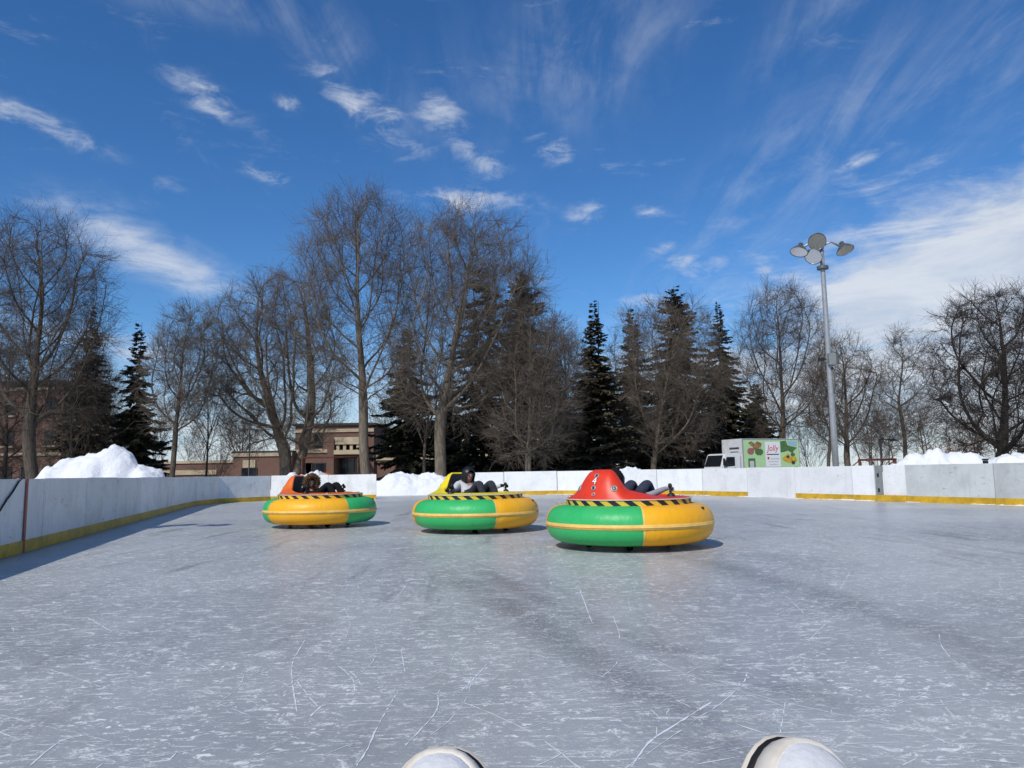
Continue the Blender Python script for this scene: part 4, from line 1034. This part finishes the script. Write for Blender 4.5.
# ------------------------------------------------------------------ box truck
def truck():
    Y = 56.0; YT = 48.0; c = at(757, 470, YT); fw = Vector((-.93, -.37, 0)).normalized()
    g = empty('box_truck', (c.x, YT, -.05), math.atan2(fw.y, fw.x), 'white box truck with a pale green printed side parked behind the boards', 'truck')
    g.scale = (YT / Y * 1.03, YT / Y * 1.03, YT / Y * 1.09)
    # local: +x forward, +y the side facing the rink
    BL, BW, z0, z1 = 5.0, 2.3, .95, Z_(757, 440.5, Y) + .03; xf = 2.1
    bx = MB().box((xf - BL / 2, 0, (z0 + z1) / 2), (BL, BW, z1 - z0)).build('cargo_box', 'truck_grey', g, bevel=.03)
    yS = BW / 2
    side = MB().box((xf - BL / 2, yS + .006, (z0 + z1) / 2), (BL - .12, .02, z1 - z0 - .16)).build('side_panel', 'truck_green', bx)
    for x in (xf - .03, xf - BL + .03): MB().box((x, yS + .008, (z0 + z1) / 2), (.06, .04, z1 - z0 - .02)).build('corner_trim', 'steel', bx)
    MB().box((xf - BL / 2, yS + .008, z1 - .05), (BL - .12, .04, .06)).build('roof_rail', 'steel', bx)
    # prints: u along the side seen from the rink left(front)->right(rear), v up, both 0..1
    W_, H_ = BL - .12, z1 - z0 - .16
    def uv(u, v, k=0): return (xf - .06 - u * W_, yS + .019 + .003 * k, z0 + .08 + v * H_)
    def shape(name, m, pts, k=1):
        n = len(pts); top = [uv(u, v, k) for u, v in pts]
        return MB().add(top, [tuple(range(n))]).build(name, m, side)
    def ell(u, v, ru, rv, n=16, a0=0): return [(u + ru * math.cos(2 * math.pi * i / n + a0), v + rv * math.sin(2 * math.pi * i / n + a0) * (1 + .12 * math.sin(3 * i))) for i in range(n)]
    shape('white_print', 'print_white', [(.385, .06), (.655, .06), (.655, .93), (.385, .93)])
    shape('food_print', 'print_tan', [(.09, .90), (.14, .78), (.24, .68), (.31, .74), (.33, .88), (.25, .95), (.2, .86), (.15, .95)])
    shape('food_print', 'print_pink', ell(.125, .60, .062, .12)); shape('food_print', 'print_green', ell(.275, .58, .075, .12), 2); shape('food_print', 'print_tan', ell(.21, .70, .05, .06), 3)
    shape('picture_print', 'print_green', [(.075, .02), (.20, .02), (.20, .36), (.075, .36)]); shape('picture_print', 'truck_grey', [(.10, .02), (.175, .02), (.175, .27), (.10, .27)], 2)
    shape('leaf_print', 'print_green', [(.665, .95), (.665, .55), (.74, .58), (.80, .62), (.88, .52), (.90, .60), (.97, .72), (.90, .76), (.80, .80), (.77, .97)])
    shape('sky_print', 'print_blue', [(.79, .95), (.82, .82), (.97, .76), (.97, .95)])
    shape('car_print', 'print_yellow', [(.68, .36), (.70, .28), (.78, .20), (.88, .18), (.95, .24), (.95, .36), (.88, .46), (.84, .40), (.80, .52), (.76, .48), (.72, .40)], 2)
    shape('car_print', 'print_dark', ell(.885, .20, .035, .07), 3); shape('car_print', 'print_dark', ell(.79, .40, .03, .05), 3); shape('car_print', 'print_green', ell(.885, .48, .04, .07), 3)
    cx, cy, cz = uv(.52, .70, 2)
    Mx = Matrix.Translation((cx, cy, cz)) @ Matrix.Rotation(math.pi, 4, 'Z') @ Matrix.Rotation(math.pi / 2, 4, 'X')
    text_mesh('Jolly', .58, 'lettering', 'print_red', side, Mx, .002, .2)
    for v, u0, u1, hh, m in ((.49, .41, .63, .035, 'print_dark'), (.36, .42, .45, .09, 'print_red'), (.34, .47, .63, .05, 'truck_grey'), (.24, .43, .62, .03, 'truck_grey'), (.14, .45, .61, .03, 'truck_grey')):
        shape('small_print', m, [(u0, v - hh / 2), (u1, v - hh / 2), (u1, v + hh / 2), (u0, v + hh / 2)], 2)
    shape('small_print', 'print_green', [(.30, .03), (.97, .03), (.97, .055), (.30, .055)], 2)
    for z, w, hh, m in ((z1 - .62, 1.05, .13, 'print_dark'), (z1 - .86, .85, .05, 'print_dark'), (z1 - .98, 1.0, .05, 'print_dark')):
        MB().box((xf + .006, .25, z), (.012, w, hh)).build('front_print', m, bx)
    # cab: extruded side profile
    cb = [(xf + .08, .55), (xf + 1.75, .55), (xf + 1.80, .75), (xf + 1.76, 1.12), (xf + 1.42, 1.98), (xf + 1.25, 2.06), (xf + .12, 2.06), (xf + .08, 1.98)]
    cab = MB().poly(cb, 1.98).build('cab', 'truck_white', g, bevel=.035)
    # windscreen
    a, b = Vector((xf + 1.745, 0, 1.22)), Vector((xf + 1.45, 0, 1.95)); n = Vector(((b - a).z, 0, -(b - a).x)).normalized()
    def quad(p0, p1, w0, w1, off): return [p0 + n * off + Vector((0, -w0, 0)), p0 + n * off + Vector((0, w0, 0)), p1 + n * off + Vector((0, w1, 0)), p1 + n * off + Vector((0, -w1, 0))]
    MB().add(quad(a, b, .90, .84, .012), [(0, 1, 2, 3)]).build('windscreen', 'window_glass', cab)
    for s in (-.35, .3): MB().tube([a + n * .03 + Vector((0, s, 0)), a.lerp(b, .45) + n * .025 + Vector((0, s + .35, 0))], .012, 6).build('wiper', 'rubber_black', cab)
    for s in (1, -1):
        yy = s * .99
        dr = MB().poly([(xf + .50, .70), (xf + 1.50, .70), (xf + 1.58, 1.15), (xf + 1.30, 1.90), (xf + .50, 1.90)], .02, Matrix.Translation((0, yy, 0))).build('door', 'truck_white', cab)
        MB().poly([(xf + .58, 1.24), (xf + 1.50, 1.18), (xf + 1.26, 1.83), (xf + .58, 1.83)], .03, Matrix.Translation((0, yy, 0))).build('window', 'window_glass', dr)
        MB().box((xf + .62, yy + s * .02, 1.10), (.14, .03, .04)).build('handle', 'black_metal', dr)
        MB().tube([(xf + 1.55, yy, 1.75), (xf + 1.62, yy + s * .2, 1.72), (xf + 1.62, yy + s * .2, 1.25)], .02, 8).box((xf + 1.62, yy + s * .2, 1.5), (.06, .2, .42)).build('mirror', 'black_metal', cab)
        MB().box((xf + 1.79, s * .72, .82), (.06, .34, .18)).build('headlight', 'reflector', cab, bevel=.02)
        for x, r in ((xf + 1.0, .39), (xf - BL + 1.25, .39)):
            Mw = Matrix.Translation((x, s * .86, r + .05)) @ Matrix.Rotation(math.pi / 2, 4, 'X')
            w = MB().lathe([(.20, -.12), (.36, -.12), (r, -.08), (r, .08), (.36, .12), (.20, .12)], 24, Mw).build('wheel', 'rubber_black', g, smooth=True)
            MB().lathe([(0, -.10), (.2, -.10), (.2, .10), (0, .10)], 16, Mw).build('rim', 'steel', w)
    MB().box((xf + 1.80, 0, .55), (.14, 1.95, .26)).build('bumper', 'truck_grey', g, bevel=.02)
    MB().box((xf - 1.6, 0, .78), (5.6, .8, .22)).build('chassis', 'black_metal', g)
truck()

# ------------------------------------------------------------------ bumper cars
def sstep(a, b, x): t = min(1, max(0, (x - a) / (b - a))); return t * t * (3 - 2 * t)
def rim(th):
    ph = abs((th - math.pi + math.pi) % (2 * math.pi) - math.pi)      # angle from the back
    ph = abs(((th + math.pi) % (2 * math.pi)) - math.pi); ph = math.pi - ph
    w = 1 - sstep(RAD(12), RAD(36), ph); side = 1 - abs(math.cos(th)); bk = 1 - sstep(RAD(14), RAD(85), ph)
    fr = max(0, math.cos(th))
    return .612 + .10 * bk + .225 * w, .56 - .060 * side + .03 * fr, w
def shell_pt(th, t):
    H, rho, w = rim(th)
    s = math.sin(t * math.pi / 2) ** (1.0 - .22 * w)
    r = .765 + (rho - .765) * (t ** 1.15 if w < .5 else t)
    z = .596 + (H - .596) * s
    return Vector((r * math.cos(th), r * math.sin(th), z))
def bumper_car(loc, heading, bound, left_col, shell, label, number=None):
    """heading: world angle of the car's front; bound: world angle of a tube colour joint"""
    g = empty('bumper_car', loc, heading, label, 'bumper car', 'inflatable ice bumper cars')
    R1, a_, b_, zc = .785, .245, .228, .298; n2 = 30
    cols = ['vinyl_green', 'vinyl_orange'] if left_col == 'green' else ['vinyl_orange', 'vinyl_green']
    def ring(th, off=0.0, pinch=True, lo=0, hi=n2):
        d = min(abs(((th - (bound - heading)) % (math.pi / 2))), math.pi / 2 - ((th - (bound - heading)) % (math.pi / 2)))
        k = 1 - (.035 * math.exp(-(d / .035) ** 2) if pinch else 0) + .006 * math.sin(th * 23)
        out = []
        for j in range(lo, hi + 1):
            f = 2 * math.pi * j / n2; cx, sx = math.cos(f), math.sin(f)
            e = 2 / 2.35; x = (a_ * k + off) * math.copysign(abs(cx) ** e, cx); z = (b_ * k + off) * math.copysign(abs(sx) ** e, sx)
            out.append(((R1 + x) * math.cos(th), (R1 + x) * math.sin(th), zc + z))
        return out
    for s in range(4):
        t0 = bound - heading - math.pi / 2 + s * math.pi / 2; ns = 20; vs = []; fs = []
        for i in range(ns + 1): vs += ring(t0 + .002 + (math.pi / 2 - .004) * i / ns)[:n2]
        for i in range(ns):
            for j in range(n2): fs.append((i * n2 + j, (i + 1) * n2 + j, (i + 1) * n2 + (j + 1) % n2, i * n2 + (j + 1) % n2))
        MB().add(vs, fs).build('tube_segment', cols[s % 2], g, smooth=True)
        # welded joint band at the segment end
        vs = []; fs = []
        for i, dt in enumerate((-.012, 0, .012)): vs += ring(t0 + dt, .004)[:n2]
        for i in range(2):
            for j in range(n2): fs.append((i * n2 + j, (i + 1) * n2 + j, (i + 1) * n2 + (j + 1) % n2, i * n2 + (j + 1) % n2))
        MB().add(vs, fs).build('joint_band', 'vinyl_strip', g, smooth=True)
    vth = bound - heading + .95; vx = R1 + a_ * .72; MB().lathe([(.0, .018), (.012, .018), (.018, .008), (.02, -.01)], 16, Matrix.Translation((vx * math.cos(vth), vx * math.sin(vth), zc + b_ * .78))).build('air_valve', 'rubber_black', g, smooth=True)
    # rub strip round the waist of the tube
    for zz, hh, nm, off in ((zc - .004, .030, 'rub_strip', .003), (zc - .006, .006, 'strip_bead', .009)):
        vs = []; fs = []; ns = 96
        for i in range(ns):
            th = 2 * math.pi * i / ns; r = R1 + a_ + off
            for rr, z in ((r - .02, zz - hh - .004), (r - .002, zz - hh), (r, zz), (r - .002, zz + hh), (r - .02, zz + hh + .004)): vs.append((rr * math.cos(th), rr * math.sin(th), z))
        for i in range(ns):
            for j in range(4): fs.append((i * 5 + j, ((i + 1) % ns) * 5 + j, ((i + 1) % ns) * 5 + j + 1, i * 5 + j + 1))
        MB().add(vs, fs).build(nm, 'vinyl_strip', g, smooth=True)
    # hazard band: slanted black and yellow stripes round the deck
    mb = MB(); ns = 25; r = .772; z0, z1 = .495, .584
    for i in range(ns * 2):
        for q in range(3):
            t0 = 2 * math.pi * (i + q / 3) / (2 * ns); t1 = 2 * math.pi * (i + (q + 1) / 3) / (2 * ns); sh = -.16
            mb.add([(r * math.cos(t0 - sh), r * math.sin(t0 - sh), z0), (r * math.cos(t1 - sh), r * math.sin(t1 - sh), z0), (r * math.cos(t1), r * math.sin(t1), z1), (r * math.cos(t0), r * math.sin(t0), z1)], [(0, 1, 2, 3)], i % 2)
    band = mb.build('hazard_band', ['hazard_yellow', 'hazard_black'], g)
    MB().lathe([(.755, .585), (.781, .585), (.784, .591), (.781, .597), (.755, .597)], 96).build('deck_lip', 'lip_white', g, smooth=True)
    # moulded shell
    NT_, NR = 120, 12; vs = []; fs = []
    for i in range(NT_):
        th = 2 * math.pi * i / NT_
        for j in range(NR + 1): vs.append(shell_pt(th, j / NR))
        p = shell_pt(th, 1); rr = math.hypot(p.x, p.y)
        for dr, dz in ((.012, .010), (.030, .006), (.040, -.012)): vs.append(Vector(((rr - dr) * math.cos(th), (rr - dr) * math.sin(th), p.z + dz)))
    K = NR + 4
    for i in range(NT_):
        for j in range(K - 1): fs.append((i * K + j, ((i + 1) % NT_) * K + j, ((i + 1) % NT_) * K + j + 1, i * K + j + 1))
    sh = MB().add(vs, fs).build('shell', shell, g, smooth=True)
    vs = []; fs = []
    for i in range(NT_):
        th = 2 * math.pi * i / NT_; H, rho, w = rim(th)
        for u, k in ((0, .040), (.25, .075), (.55, .11), (.85, .15), (1, .22)): vs.append(((rho - k) * math.cos(th), (rho - k) * math.sin(th), (H - .012) + (.40 - H + .012) * u))
        vs.append((.05 * math.cos(th), .05 * math.sin(th), .395))
    K = 6
    for i in range(NT_):
        for j in range(K - 1): fs.append((i * K + j, ((i + 1) % NT_) * K + j, ((i + 1) % NT_) * K + j + 1, i * K + j + 1))
    MB().add(vs, fs).build('seat', 'seat_black', g, smooth=True)
    # round lamps and number on the back of the hump
    def on_shell(dth, t):
        th = math.pi + dth; p = shell_pt(th, t); n = (shell_pt(th + .02, t) - p).cross(shell_pt(th, t - .03) - p).normalized()
        if n.x * math.cos(th) + n.y * math.sin(th) < 0: n = -n
        return p, n
    for dth, t, r, m in ((0.0, .56, .022, 'seat_black'), (-.36, .27, .030, 'lamp_green'), (.36, .27, .030, 'lamp_green'), (0, .20, .022, 'seat_black'), (0.02, .07, .016, 'print_red'), (-.85, .20, .026, 'lamp_green'), (2.4, .45, .02, 'lip_white'), (-2.4, .45, .02, 'lip_white')):
        p, n = on_shell(dth, t); Mx = Matrix.Translation(p) @ n.to_track_quat('Z', 'Y').to_matrix().to_4x4()
        lp = MB().lathe([(r + .008, -.004), (r + .010, .006), (r, .010), (r - .004, .006)], 20, Mx).build('lamp_bezel', 'steel', sh, smooth=True)
        MB().lathe([(r, .004), (r * .7, .012), (0, .016)], 20, Mx).build('lamp_lens', m, lp, smooth=True)
    if number:
        p, n = on_shell(0, .36); up_ = (Vector((0, 0, 1)) - n * n.z).normalized(); rt = up_.cross(n)
        Mx = Matrix((rt, up_, n)).transposed().to_4x4(); Mx.translation = p + n * .012
        text_mesh(number, .125, 'number', 'print_white', sh, Mx, .003)
    # joysticks
    for s in (-1, 1):
        j = MB().tube([(.10, s * .555, .62), (.11, s * .54, .68), (.115, s * .535, .72)], [.016, .014, .014], 10).build('joystick', 'rubber_black', g, smooth=True)
        MB().lathe([(0, .71), (.022, .72), (.026, .74), (.018, .765), (0, .77)], 12, Matrix.Translation((.115, s * .535, 0))).build('knob', 'rubber_black', j, smooth=True)
        MB().lathe([(.05, .60), (.045, .635), (.02, .655)], 14, Matrix.Translation((.10, s * .555, 0))).build('boot', 'seat_black', j, smooth=True)
    # running gear
    MB().lathe([(0, .085), (.52, .085), (.60, .12), (.60, .30), (0, .30)], 40).build('chassis', 'black_metal', g)
    for x, y in ((.42, .30), (.42, -.30), (-.42, .30), (-.42, -.30)):
        c = MB().box((x, y, .10), (.07, .05, .09)).build('caster', 'steel_dark', g)
        MB().lathe([(.018, -.02), (.05, -.018), (.05, .018), (.018, .02)], 16, Matrix.Translation((x - .02, y, .0515)) @ Matrix.Rotation(math.pi / 2, 4, 'X')).build('wheel', 'rubber_black', c, smooth=True)
    MB().lathe([(0, .02), (.12, .02), (.14, .05), (.14, .10), (0, .10)], 24, Matrix.Translation((-.1, 0, 0))).build('drive_skid', 'rubber_black', g)
    return g
H3, H2, H1 = RAD(48), RAD(-52), RAD(-24)
L3 = (1.43, 9.50, 0); L2 = (-.63, 12.45, 0); L1 = (-3.62, 14.2, 0)
bumper_car(L3, H3, RAD(-89), 'green', 'shell_red', 'red bumper car number 4 on a green and orange inflated ring, nearest of the three', '4')
bumper_car(L2, H2, RAD(-69), 'green', 'shell_yellow', 'yellow bumper car on a green and orange inflated ring, middle of the three')
bumper_car(L1, H1, RAD(-48), 'orange', 'shell_orange', 'orange bumper car whose inflated ring shows orange in front, leftmost of the three')
bumper_car((0, .10, 0), RAD(90), RAD(45), 'green', 'shell_orange', 'bumper car under the white sneakers, just below the bottom edge of the picture')

# ------------------------------------------------------------------ people
def person(loc, heading, label, cloth, rise=0.0, lean=(0, 0), fur=False, hands='cloth_black', look=0.0, stripe=False, hooded=True, reach=((.10, .53, .705), (.10, -.53, .705))):
    hz = rise; hx = -lean[0] * 0
    J = {'pelvis': (-.07, 0, .53, .135, .115), 'belly': (-.19, 0, .63 + hz * .3, .145, .12), 'chest': (-.28, 0, .73 + hz * .8, .165, .125), 'neck': (-.285 + lean[0] * .5, lean[1] * .5, .83 + hz, .056, .056),
         'jaw': (-.265 + lean[0], lean[1], .865 + hz, .066, .066), 'head': (-.255 + lean[0], lean[1], .925 + hz, .086, .090), 'crown': (-.252 + lean[0], lean[1], .985 + hz, .062, .066)}
    for s, k in ((1, 'l'), (-1, 'r')):
        rx, ry, rz_ = reach[0] if s == 1 else reach[1]
        J['shoulder' + k] = (-.27, s * .165, .765 + hz * .9, .068, .068); J['elbow' + k] = (-.13, s * .345, .66 + hz * .4, .050, .050)
        J['wrist' + k] = (rx - .085, ry - s * .015, rz_ + .01, .033, .033); J['palm' + k] = (rx - .02, ry, rz_ + .012, .034, .024)
        J['hip' + k] = (-.03, s * .10, .525, .098, .09); J['knee' + k] = (.27, s * .115, .775, .074, .072); J['shin' + k] = (.36, s * .12, .64, .062, .060)
        J['ankle' + k] = (.46, s * .125, .475, .046, .046); J['toe' + k] = (.555, s * .135, .485, .040, .034)
    E_ = [('pelvis', 'belly', 1), ('belly', 'chest', 1), ('chest', 'neck', 1), ('neck', 'jaw', 0), ('jaw', 'head', 0), ('head', 'crown', 0)]
    for k in 'lr': E_ += [('chest', 'shoulder' + k, 1), ('shoulder' + k, 'elbow' + k, 1), ('elbow' + k, 'wrist' + k, 2), ('wrist' + k, 'palm' + k, 3), ('pelvis', 'hip' + k, 4), ('hip' + k, 'knee' + k, 4), ('knee' + k, 'shin' + k, 4), ('shin' + k, 'ankle' + k, 4), ('ankle' + k, 'toe' + k, 5)]
    nm = list(J); ix = {n: i for i, n in enumerate(nm)}
    me = bpy.data.meshes.new('sk'); me.from_pydata([J[n][:3] for n in nm], [(ix[a], ix[b]) for a, b, _ in E_], [])
    ob = bpy.data.objects.new('sk', me); COL.objects.link(ob)
    ob.modifiers.new('s', 'SKIN'); sm = ob.modifiers.new('d', 'SUBSURF'); sm.levels = 2; sm.render_levels = 2
    for i, n in enumerate(nm):
        sv = me.skin_vertices[0].data[i]; sv.radius = J[n][3:5]; sv.use_root = (n == 'pelvis')
    bpy.context.view_layer.update()
    body = bpy.data.meshes.new_from_object(ob.evaluated_get(bpy.context.evaluated_depsgraph_get())); bpy.data.objects.remove(ob)
    # fingers: four curled round the stick and a thumb from the side of the palm
    fm = MB()
    for s, k in ((1, 'l'), (-1, 'r')):
        p = Vector(J['palm' + k][:3]); w = Vector(J['wrist' + k][:3]); f = (p - w).normalized()
        for q, L in enumerate((.068, .078, .072, .056)):
            b0 = p + Vector((.0, s * (-.024 + .016 * q) * -1, .004)); a = b0 + f * .028 + Vector((0, 0, .012)); b = a + f * (L * .42) + Vector((0, 0, -.012)); c = b + f * (L * .10) + Vector((0, 0, -.028)); d = c - f * .018 + Vector((0, 0, -.012))
            fm.tube([b0, a, b, c, d], [.0095, .0095, .009, .0085, .006], 7)
        t0 = w.lerp(p, .55) + Vector((0, -s * .022, 0)); fm.tube([t0, t0 + f * .03 + Vector((0, -s * .018, .004)), t0 + f * .058 + Vector((0, -s * .014, -.012))], [.012, .011, .008], 7)
    bm = bmesh.new(); bm.from_mesh(body); nf0 = len(bm.faces)
    vv = [bm.verts.new(v) for v in fm.v]
    for f in fm.f: bm.faces.new([vv[i] for i in f])
    segs = [(Vector(J[a][:3]), Vector(J[b][:3]), t) for a, b, t in E_]
    mats = ['skin', cloth[0], cloth[1], hands, cloth[2], 'rubber_black']
    for i, f in enumerate(bm.faces):
        f.smooth = True
        if i >= nf0: f.material_index = 3; continue
        c = f.calc_center_median(); best = 9; bt = 0
        for a, b, t in segs:
            d = b - a; u = max(0, min(1, (c - a).dot(d) / d.length_squared)); q = (c - a - d * u).length
            if q < best: best, bt = q, t
        f.material_index = bt
    body.materials.clear()
    for m_ in mats: body.materials.append(MATS[m_])
    bmesh.ops.recalc_face_normals(bm, faces=bm.faces); bm.to_mesh(body); bm.free()
    o = link('person', body); o.location = loc; o.rotation_euler.z = heading; tag(o, label, 'person', 'riders in the bumper cars')
    # face
    hc = Vector(J['head'][:3]) + Vector((0, 0, .012)); R = Matrix.Rotation(look, 3, 'Z') @ Matrix.Rotation(RAD(14), 3, 'Y')
    def W_(v): return hc + R @ Vector(v)
    for s in (-1, 1):
        e = MB(); e.lathe([(0, -.012), (.009, -.008), (.012, 0), (.009, .008), (0, .012)], 10, Matrix.Translation(W_((.080, s * .032, .004)))); e.build('eye', 'hair_black', o, smooth=True)
        e = MB(); c = W_((-.005, s * .090, -.004)); e.lathe([(0, -.03), (.012, -.02), (.014, .01), (.008, .03), (0, .034)], 10, Matrix.Translation(c)); e.build('ear', 'skin', o, smooth=True)
    MB().add([W_((.080, 0, .018)), W_((.084, .014, -.026)), W_((.108, 0, -.024)), W_((.084, -.014, -.026))], [(0, 1, 2), (0, 2, 3), (1, 3, 2), (0, 3, 1)]).build('nose', 'skin', o, smooth=True)
    MB().tube([W_((.074, -.024, -.050)), W_((.084, 0, -.052)), W_((.074, .024, -.050))], .006, 6).build('mouth', 'print_pink', o, smooth=True)
    # hood or hair: a shell open at the face
    def shellcap(r, open_deg, m, name, sx=1.0, sz=1.1, back=.02, drop=.0):
        vs = []; fs = []; N, Mm = 28, 14; a0 = RAD(open_deg)
        for i in range(Mm + 1):
            a = a0 + (math.pi - a0) * i / Mm
            for k in range(N):
                f = 2 * math.pi * k / N; v = Vector((math.cos(a) * sx, math.sin(a) * math.cos(f), math.sin(a) * math.sin(f) * sz)) * r
                if v.z < 0: v.z *= 1 + drop
                v += v.normalized() * .010 * mnoise.noise(v * 22 + Vector((r * 50, 0, 0)))
                vs.append(W_(v + Vector((-back, 0, 0))))
        for i in range(Mm):
            for k in range(N): fs.append((i * N + k, i * N + (k + 1) % N, (i + 1) * N + (k + 1) % N, (i + 1) * N + k))
        return MB().add(vs, fs).build(name, m, o, smooth=True)
    if fur:
        shellcap(.128, 62, 'cloth_black', 'hood', drop=.35)
        rnd = random.Random(3); mb = MB()
        for i in range(1500):
            f = rnd.uniform(0, 6.283); g_ = rnd.uniform(0, 6.283); rr = .118
            c = Vector((.052 + .03 * math.cos(g_), (rr + .036 * math.sin(g_)) * math.cos(f), (rr * 1.12 + .036 * math.sin(g_)) * math.sin(f)))
            d = Vector((math.cos(g_) * .8, math.sin(g_) * math.cos(f), math.sin(g_) * math.sin(f))) + Vector((rnd.gauss(0, .4), rnd.gauss(0, .4), rnd.gauss(0, .4))); d.normalize()
            sd = d.cross(Vector((rnd.gauss(0, 1), rnd.gauss(0, 1), rnd.gauss(0, 1)))).normalized() * .006
            L = rnd.uniform(.022, .045); mb.add([W_(c - sd), W_(c + sd), W_(c + d * L)], [(0, 1, 2)])
        mb.build('fur_trim', 'fur_brown', o)
        mb = MB(); mb.lathe([(.0, 0)] , 3) if False else None
        vs = []; fs = []
        for i in range(32):
            f = 2 * math.pi * i / 32
            for j in range(10):
                g_ = 2 * math.pi * j / 10; vs.append(W_(Vector((.052 + .032 * math.cos(g_), (.118 + .038 * math.sin(g_)) * math.cos(f), (.132 + .038 * math.sin(g_)) * math.sin(f)))))
        for i in range(32):
            for j in range(10): fs.append((i * 10 + j, ((i + 1) % 32) * 10 + j, ((i + 1) % 32) * 10 + (j + 1) % 10, i * 10 + (j + 1) % 10))
        mb.add(vs, fs).build('fur_roll', 'fur_brown', o, smooth=True)
    else:
        shellcap(.114, 46, 'hair_black', 'hair', drop=.55 if hooded else 1.15, back=.008, sx=1.05)
        if hooded: shellcap(.128, 70, 'cloth_black', 'hood', drop=.45, back=.03)
    if stripe:
        for k in 'r':
            a, b = Vector(J['shoulder' + k][:3]), Vector(J['elbow' + k][:3]); c_ = Vector(J['wrist' + k][:3]); n = Vector((.25, -.75, .60)).normalized()
            pts = [a.lerp(b, .25) + n * .066, a.lerp(b, .7) + n * .058, b + n * .055, b.lerp(c_, .5) + n * .047, b.lerp(c_, .9) + n * .040]
            MB().tube(pts, .016, 8).build('sleeve_stripe', 'cloth_white', o, smooth=True)
    return o
person(L3, H3, 'person in a black hood and navy trousers slouched in the red bumper car', ('cloth_black', 'cloth_grey', 'cloth_navy'), rise=-.125, look=RAD(-20), hands='cloth_grey', reach=((.10, .53, .705), (.26, -.44, .69)))
person(L2, H2, 'person with black hair, pale jacket and charcoal trousers facing us in the yellow bumper car', ('cloth_white', 'cloth_white', 'cloth_charcoal'), rise=-.03, look=RAD(-6), hands='cloth_black', hooded=False, lean=(.06, .0))
person(L1, H1, 'person in a black jacket with a brown fur trimmed hood in the orange bumper car', ('cloth_black', 'cloth_black', 'cloth_black'), rise=-.12, fur=True, look=RAD(-38), lean=(.05, -.03), stripe=True)

# ------------------------------------------------------------------ the photographer's sneakers
def sneaker(px, py, dist, yaw, rollz, label, tilt=52):
    L = .285
    def hw(u): return .034 + .017 * sstep(.15, .72, u)                       # half width heel -> ball
    def outline(off, n=48):
        pts = []
        for i in range(n):
            a = 2 * math.pi * i / n; c, s = math.cos(a), math.sin(a)          # a=90deg: toe
            y = -L / 2 + L / 2 * math.copysign(abs(s) ** .92, s); u = (y + L) / L
            x = hw(u) * math.copysign(abs(c) ** .80, c) * (1.0 if s < 0 else 1.0); pts.append((x * (1 + off / .045), y + off * s))
        return pts
    g = empty('sneaker', (0, 0, 0), 0, label, 'shoe', 'white sneakers of the photographer')
    def loft(name, m, prof, cap=False):
        vs = []; fs = []; n = 48
        for off, z in prof: vs += [(x, y, z) for x, y in outline(off)]
        for i in range(len(prof) - 1):
            for k in range(n): fs.append((i * n + k, i * n + (k + 1) % n, (i + 1) * n + (k + 1) % n, (i + 1) * n + k))
        if cap: fs += [tuple(range(n))[::-1]]
        return MB().add(vs, fs).build(name, m, g, smooth=True)
    loft('sole', 'shoe_rubber', [(-.004, 0), (.003, .001), (.0080, .005), (.0080, .009), (.0035, .0105)], True)
    loft('sole_line', 'shoe_line', [(.0030, .0100), (.0058, .0106), (.0056, .0124), (.0010, .0145)])
    loft('foxing', 'shoe_rubber', [(.0018, .0140), (.0028, .0165), (.0012, .026), (-.0012, .033), (-.0035, .0355), (-.0055, .035)])
    vs = []; fs = []; n = 48; ss_ = [1, .97, .9, .8, .66, .5, .32, .15]
    for s_ in ss_:
        for x, y in outline(-.0048):
            yy = -L * .40 + (y + L * .40) * s_ if y > -L * .40 else y * s_ - L * .40 * (1 - s_)
            u = (yy + L) / L; Ht = .030 + .052 * (1 - sstep(.45, .80, u)); Ht *= 1 - .35 * sstep(.86, 1.0, u)
            vs.append((x * s_, yy, .034 + Ht * (1 - s_ ** 2.6) ** .55))
    for i in range(len(ss_) - 1):
        for k in range(n): fs.append((i * n + k, i * n + (k + 1) % n, (i + 1) * n + (k + 1) % n, (i + 1) * n + k))
    fs.append(tuple(range((len(ss_) - 1) * n, len(ss_) * n)))
    MB().add(vs, fs).build('upper', 'shoe_white', g, smooth=True)
    # ankle collar, tongue and laces
    MB().lathe([(.040, .06), (.043, .095), (.041, .125), (.036, .126), (.034, .10)], 24, Matrix.Translation((0, -L * .78, 0)) @ Matrix.Diagonal((.9, 1.25, 1, 1))).build('collar', 'shoe_white', g, smooth=True)
    for k in range(5):
        y = -L * (.36 + .06 * k); z = .083 + .0075 * k
        MB().tube([(-.026, y, z - .012), (0, y - .006, z + .008), (.026, y, z - .012)], .0032, 6).build('lace', 'shoe_white', g, smooth=True)
    d = ray(px, py).normalized(); tip = Vector((0, 0, CAMH)) + d * dist
    Rm = Matrix.Rotation(yaw, 4, 'Z') @ Matrix.Rotation(RAD(tilt), 4, 'X') @ Matrix.Rotation(rollz, 4, 'Y')
    off = Rm @ Vector((0, .006, .02)); Mx = Matrix.Translation(tip - off) @ Rm
    g.matrix_world = Mx
    return g
sneaker(442, 743.5, .62, RAD(2), RAD(-3), 'white sneaker toe at the bottom edge, left of the pair')
sneaker(796, 733.5, .645, RAD(-10), RAD(20), 'white sneaker toe at the bottom edge, right of the pair, turned outward')
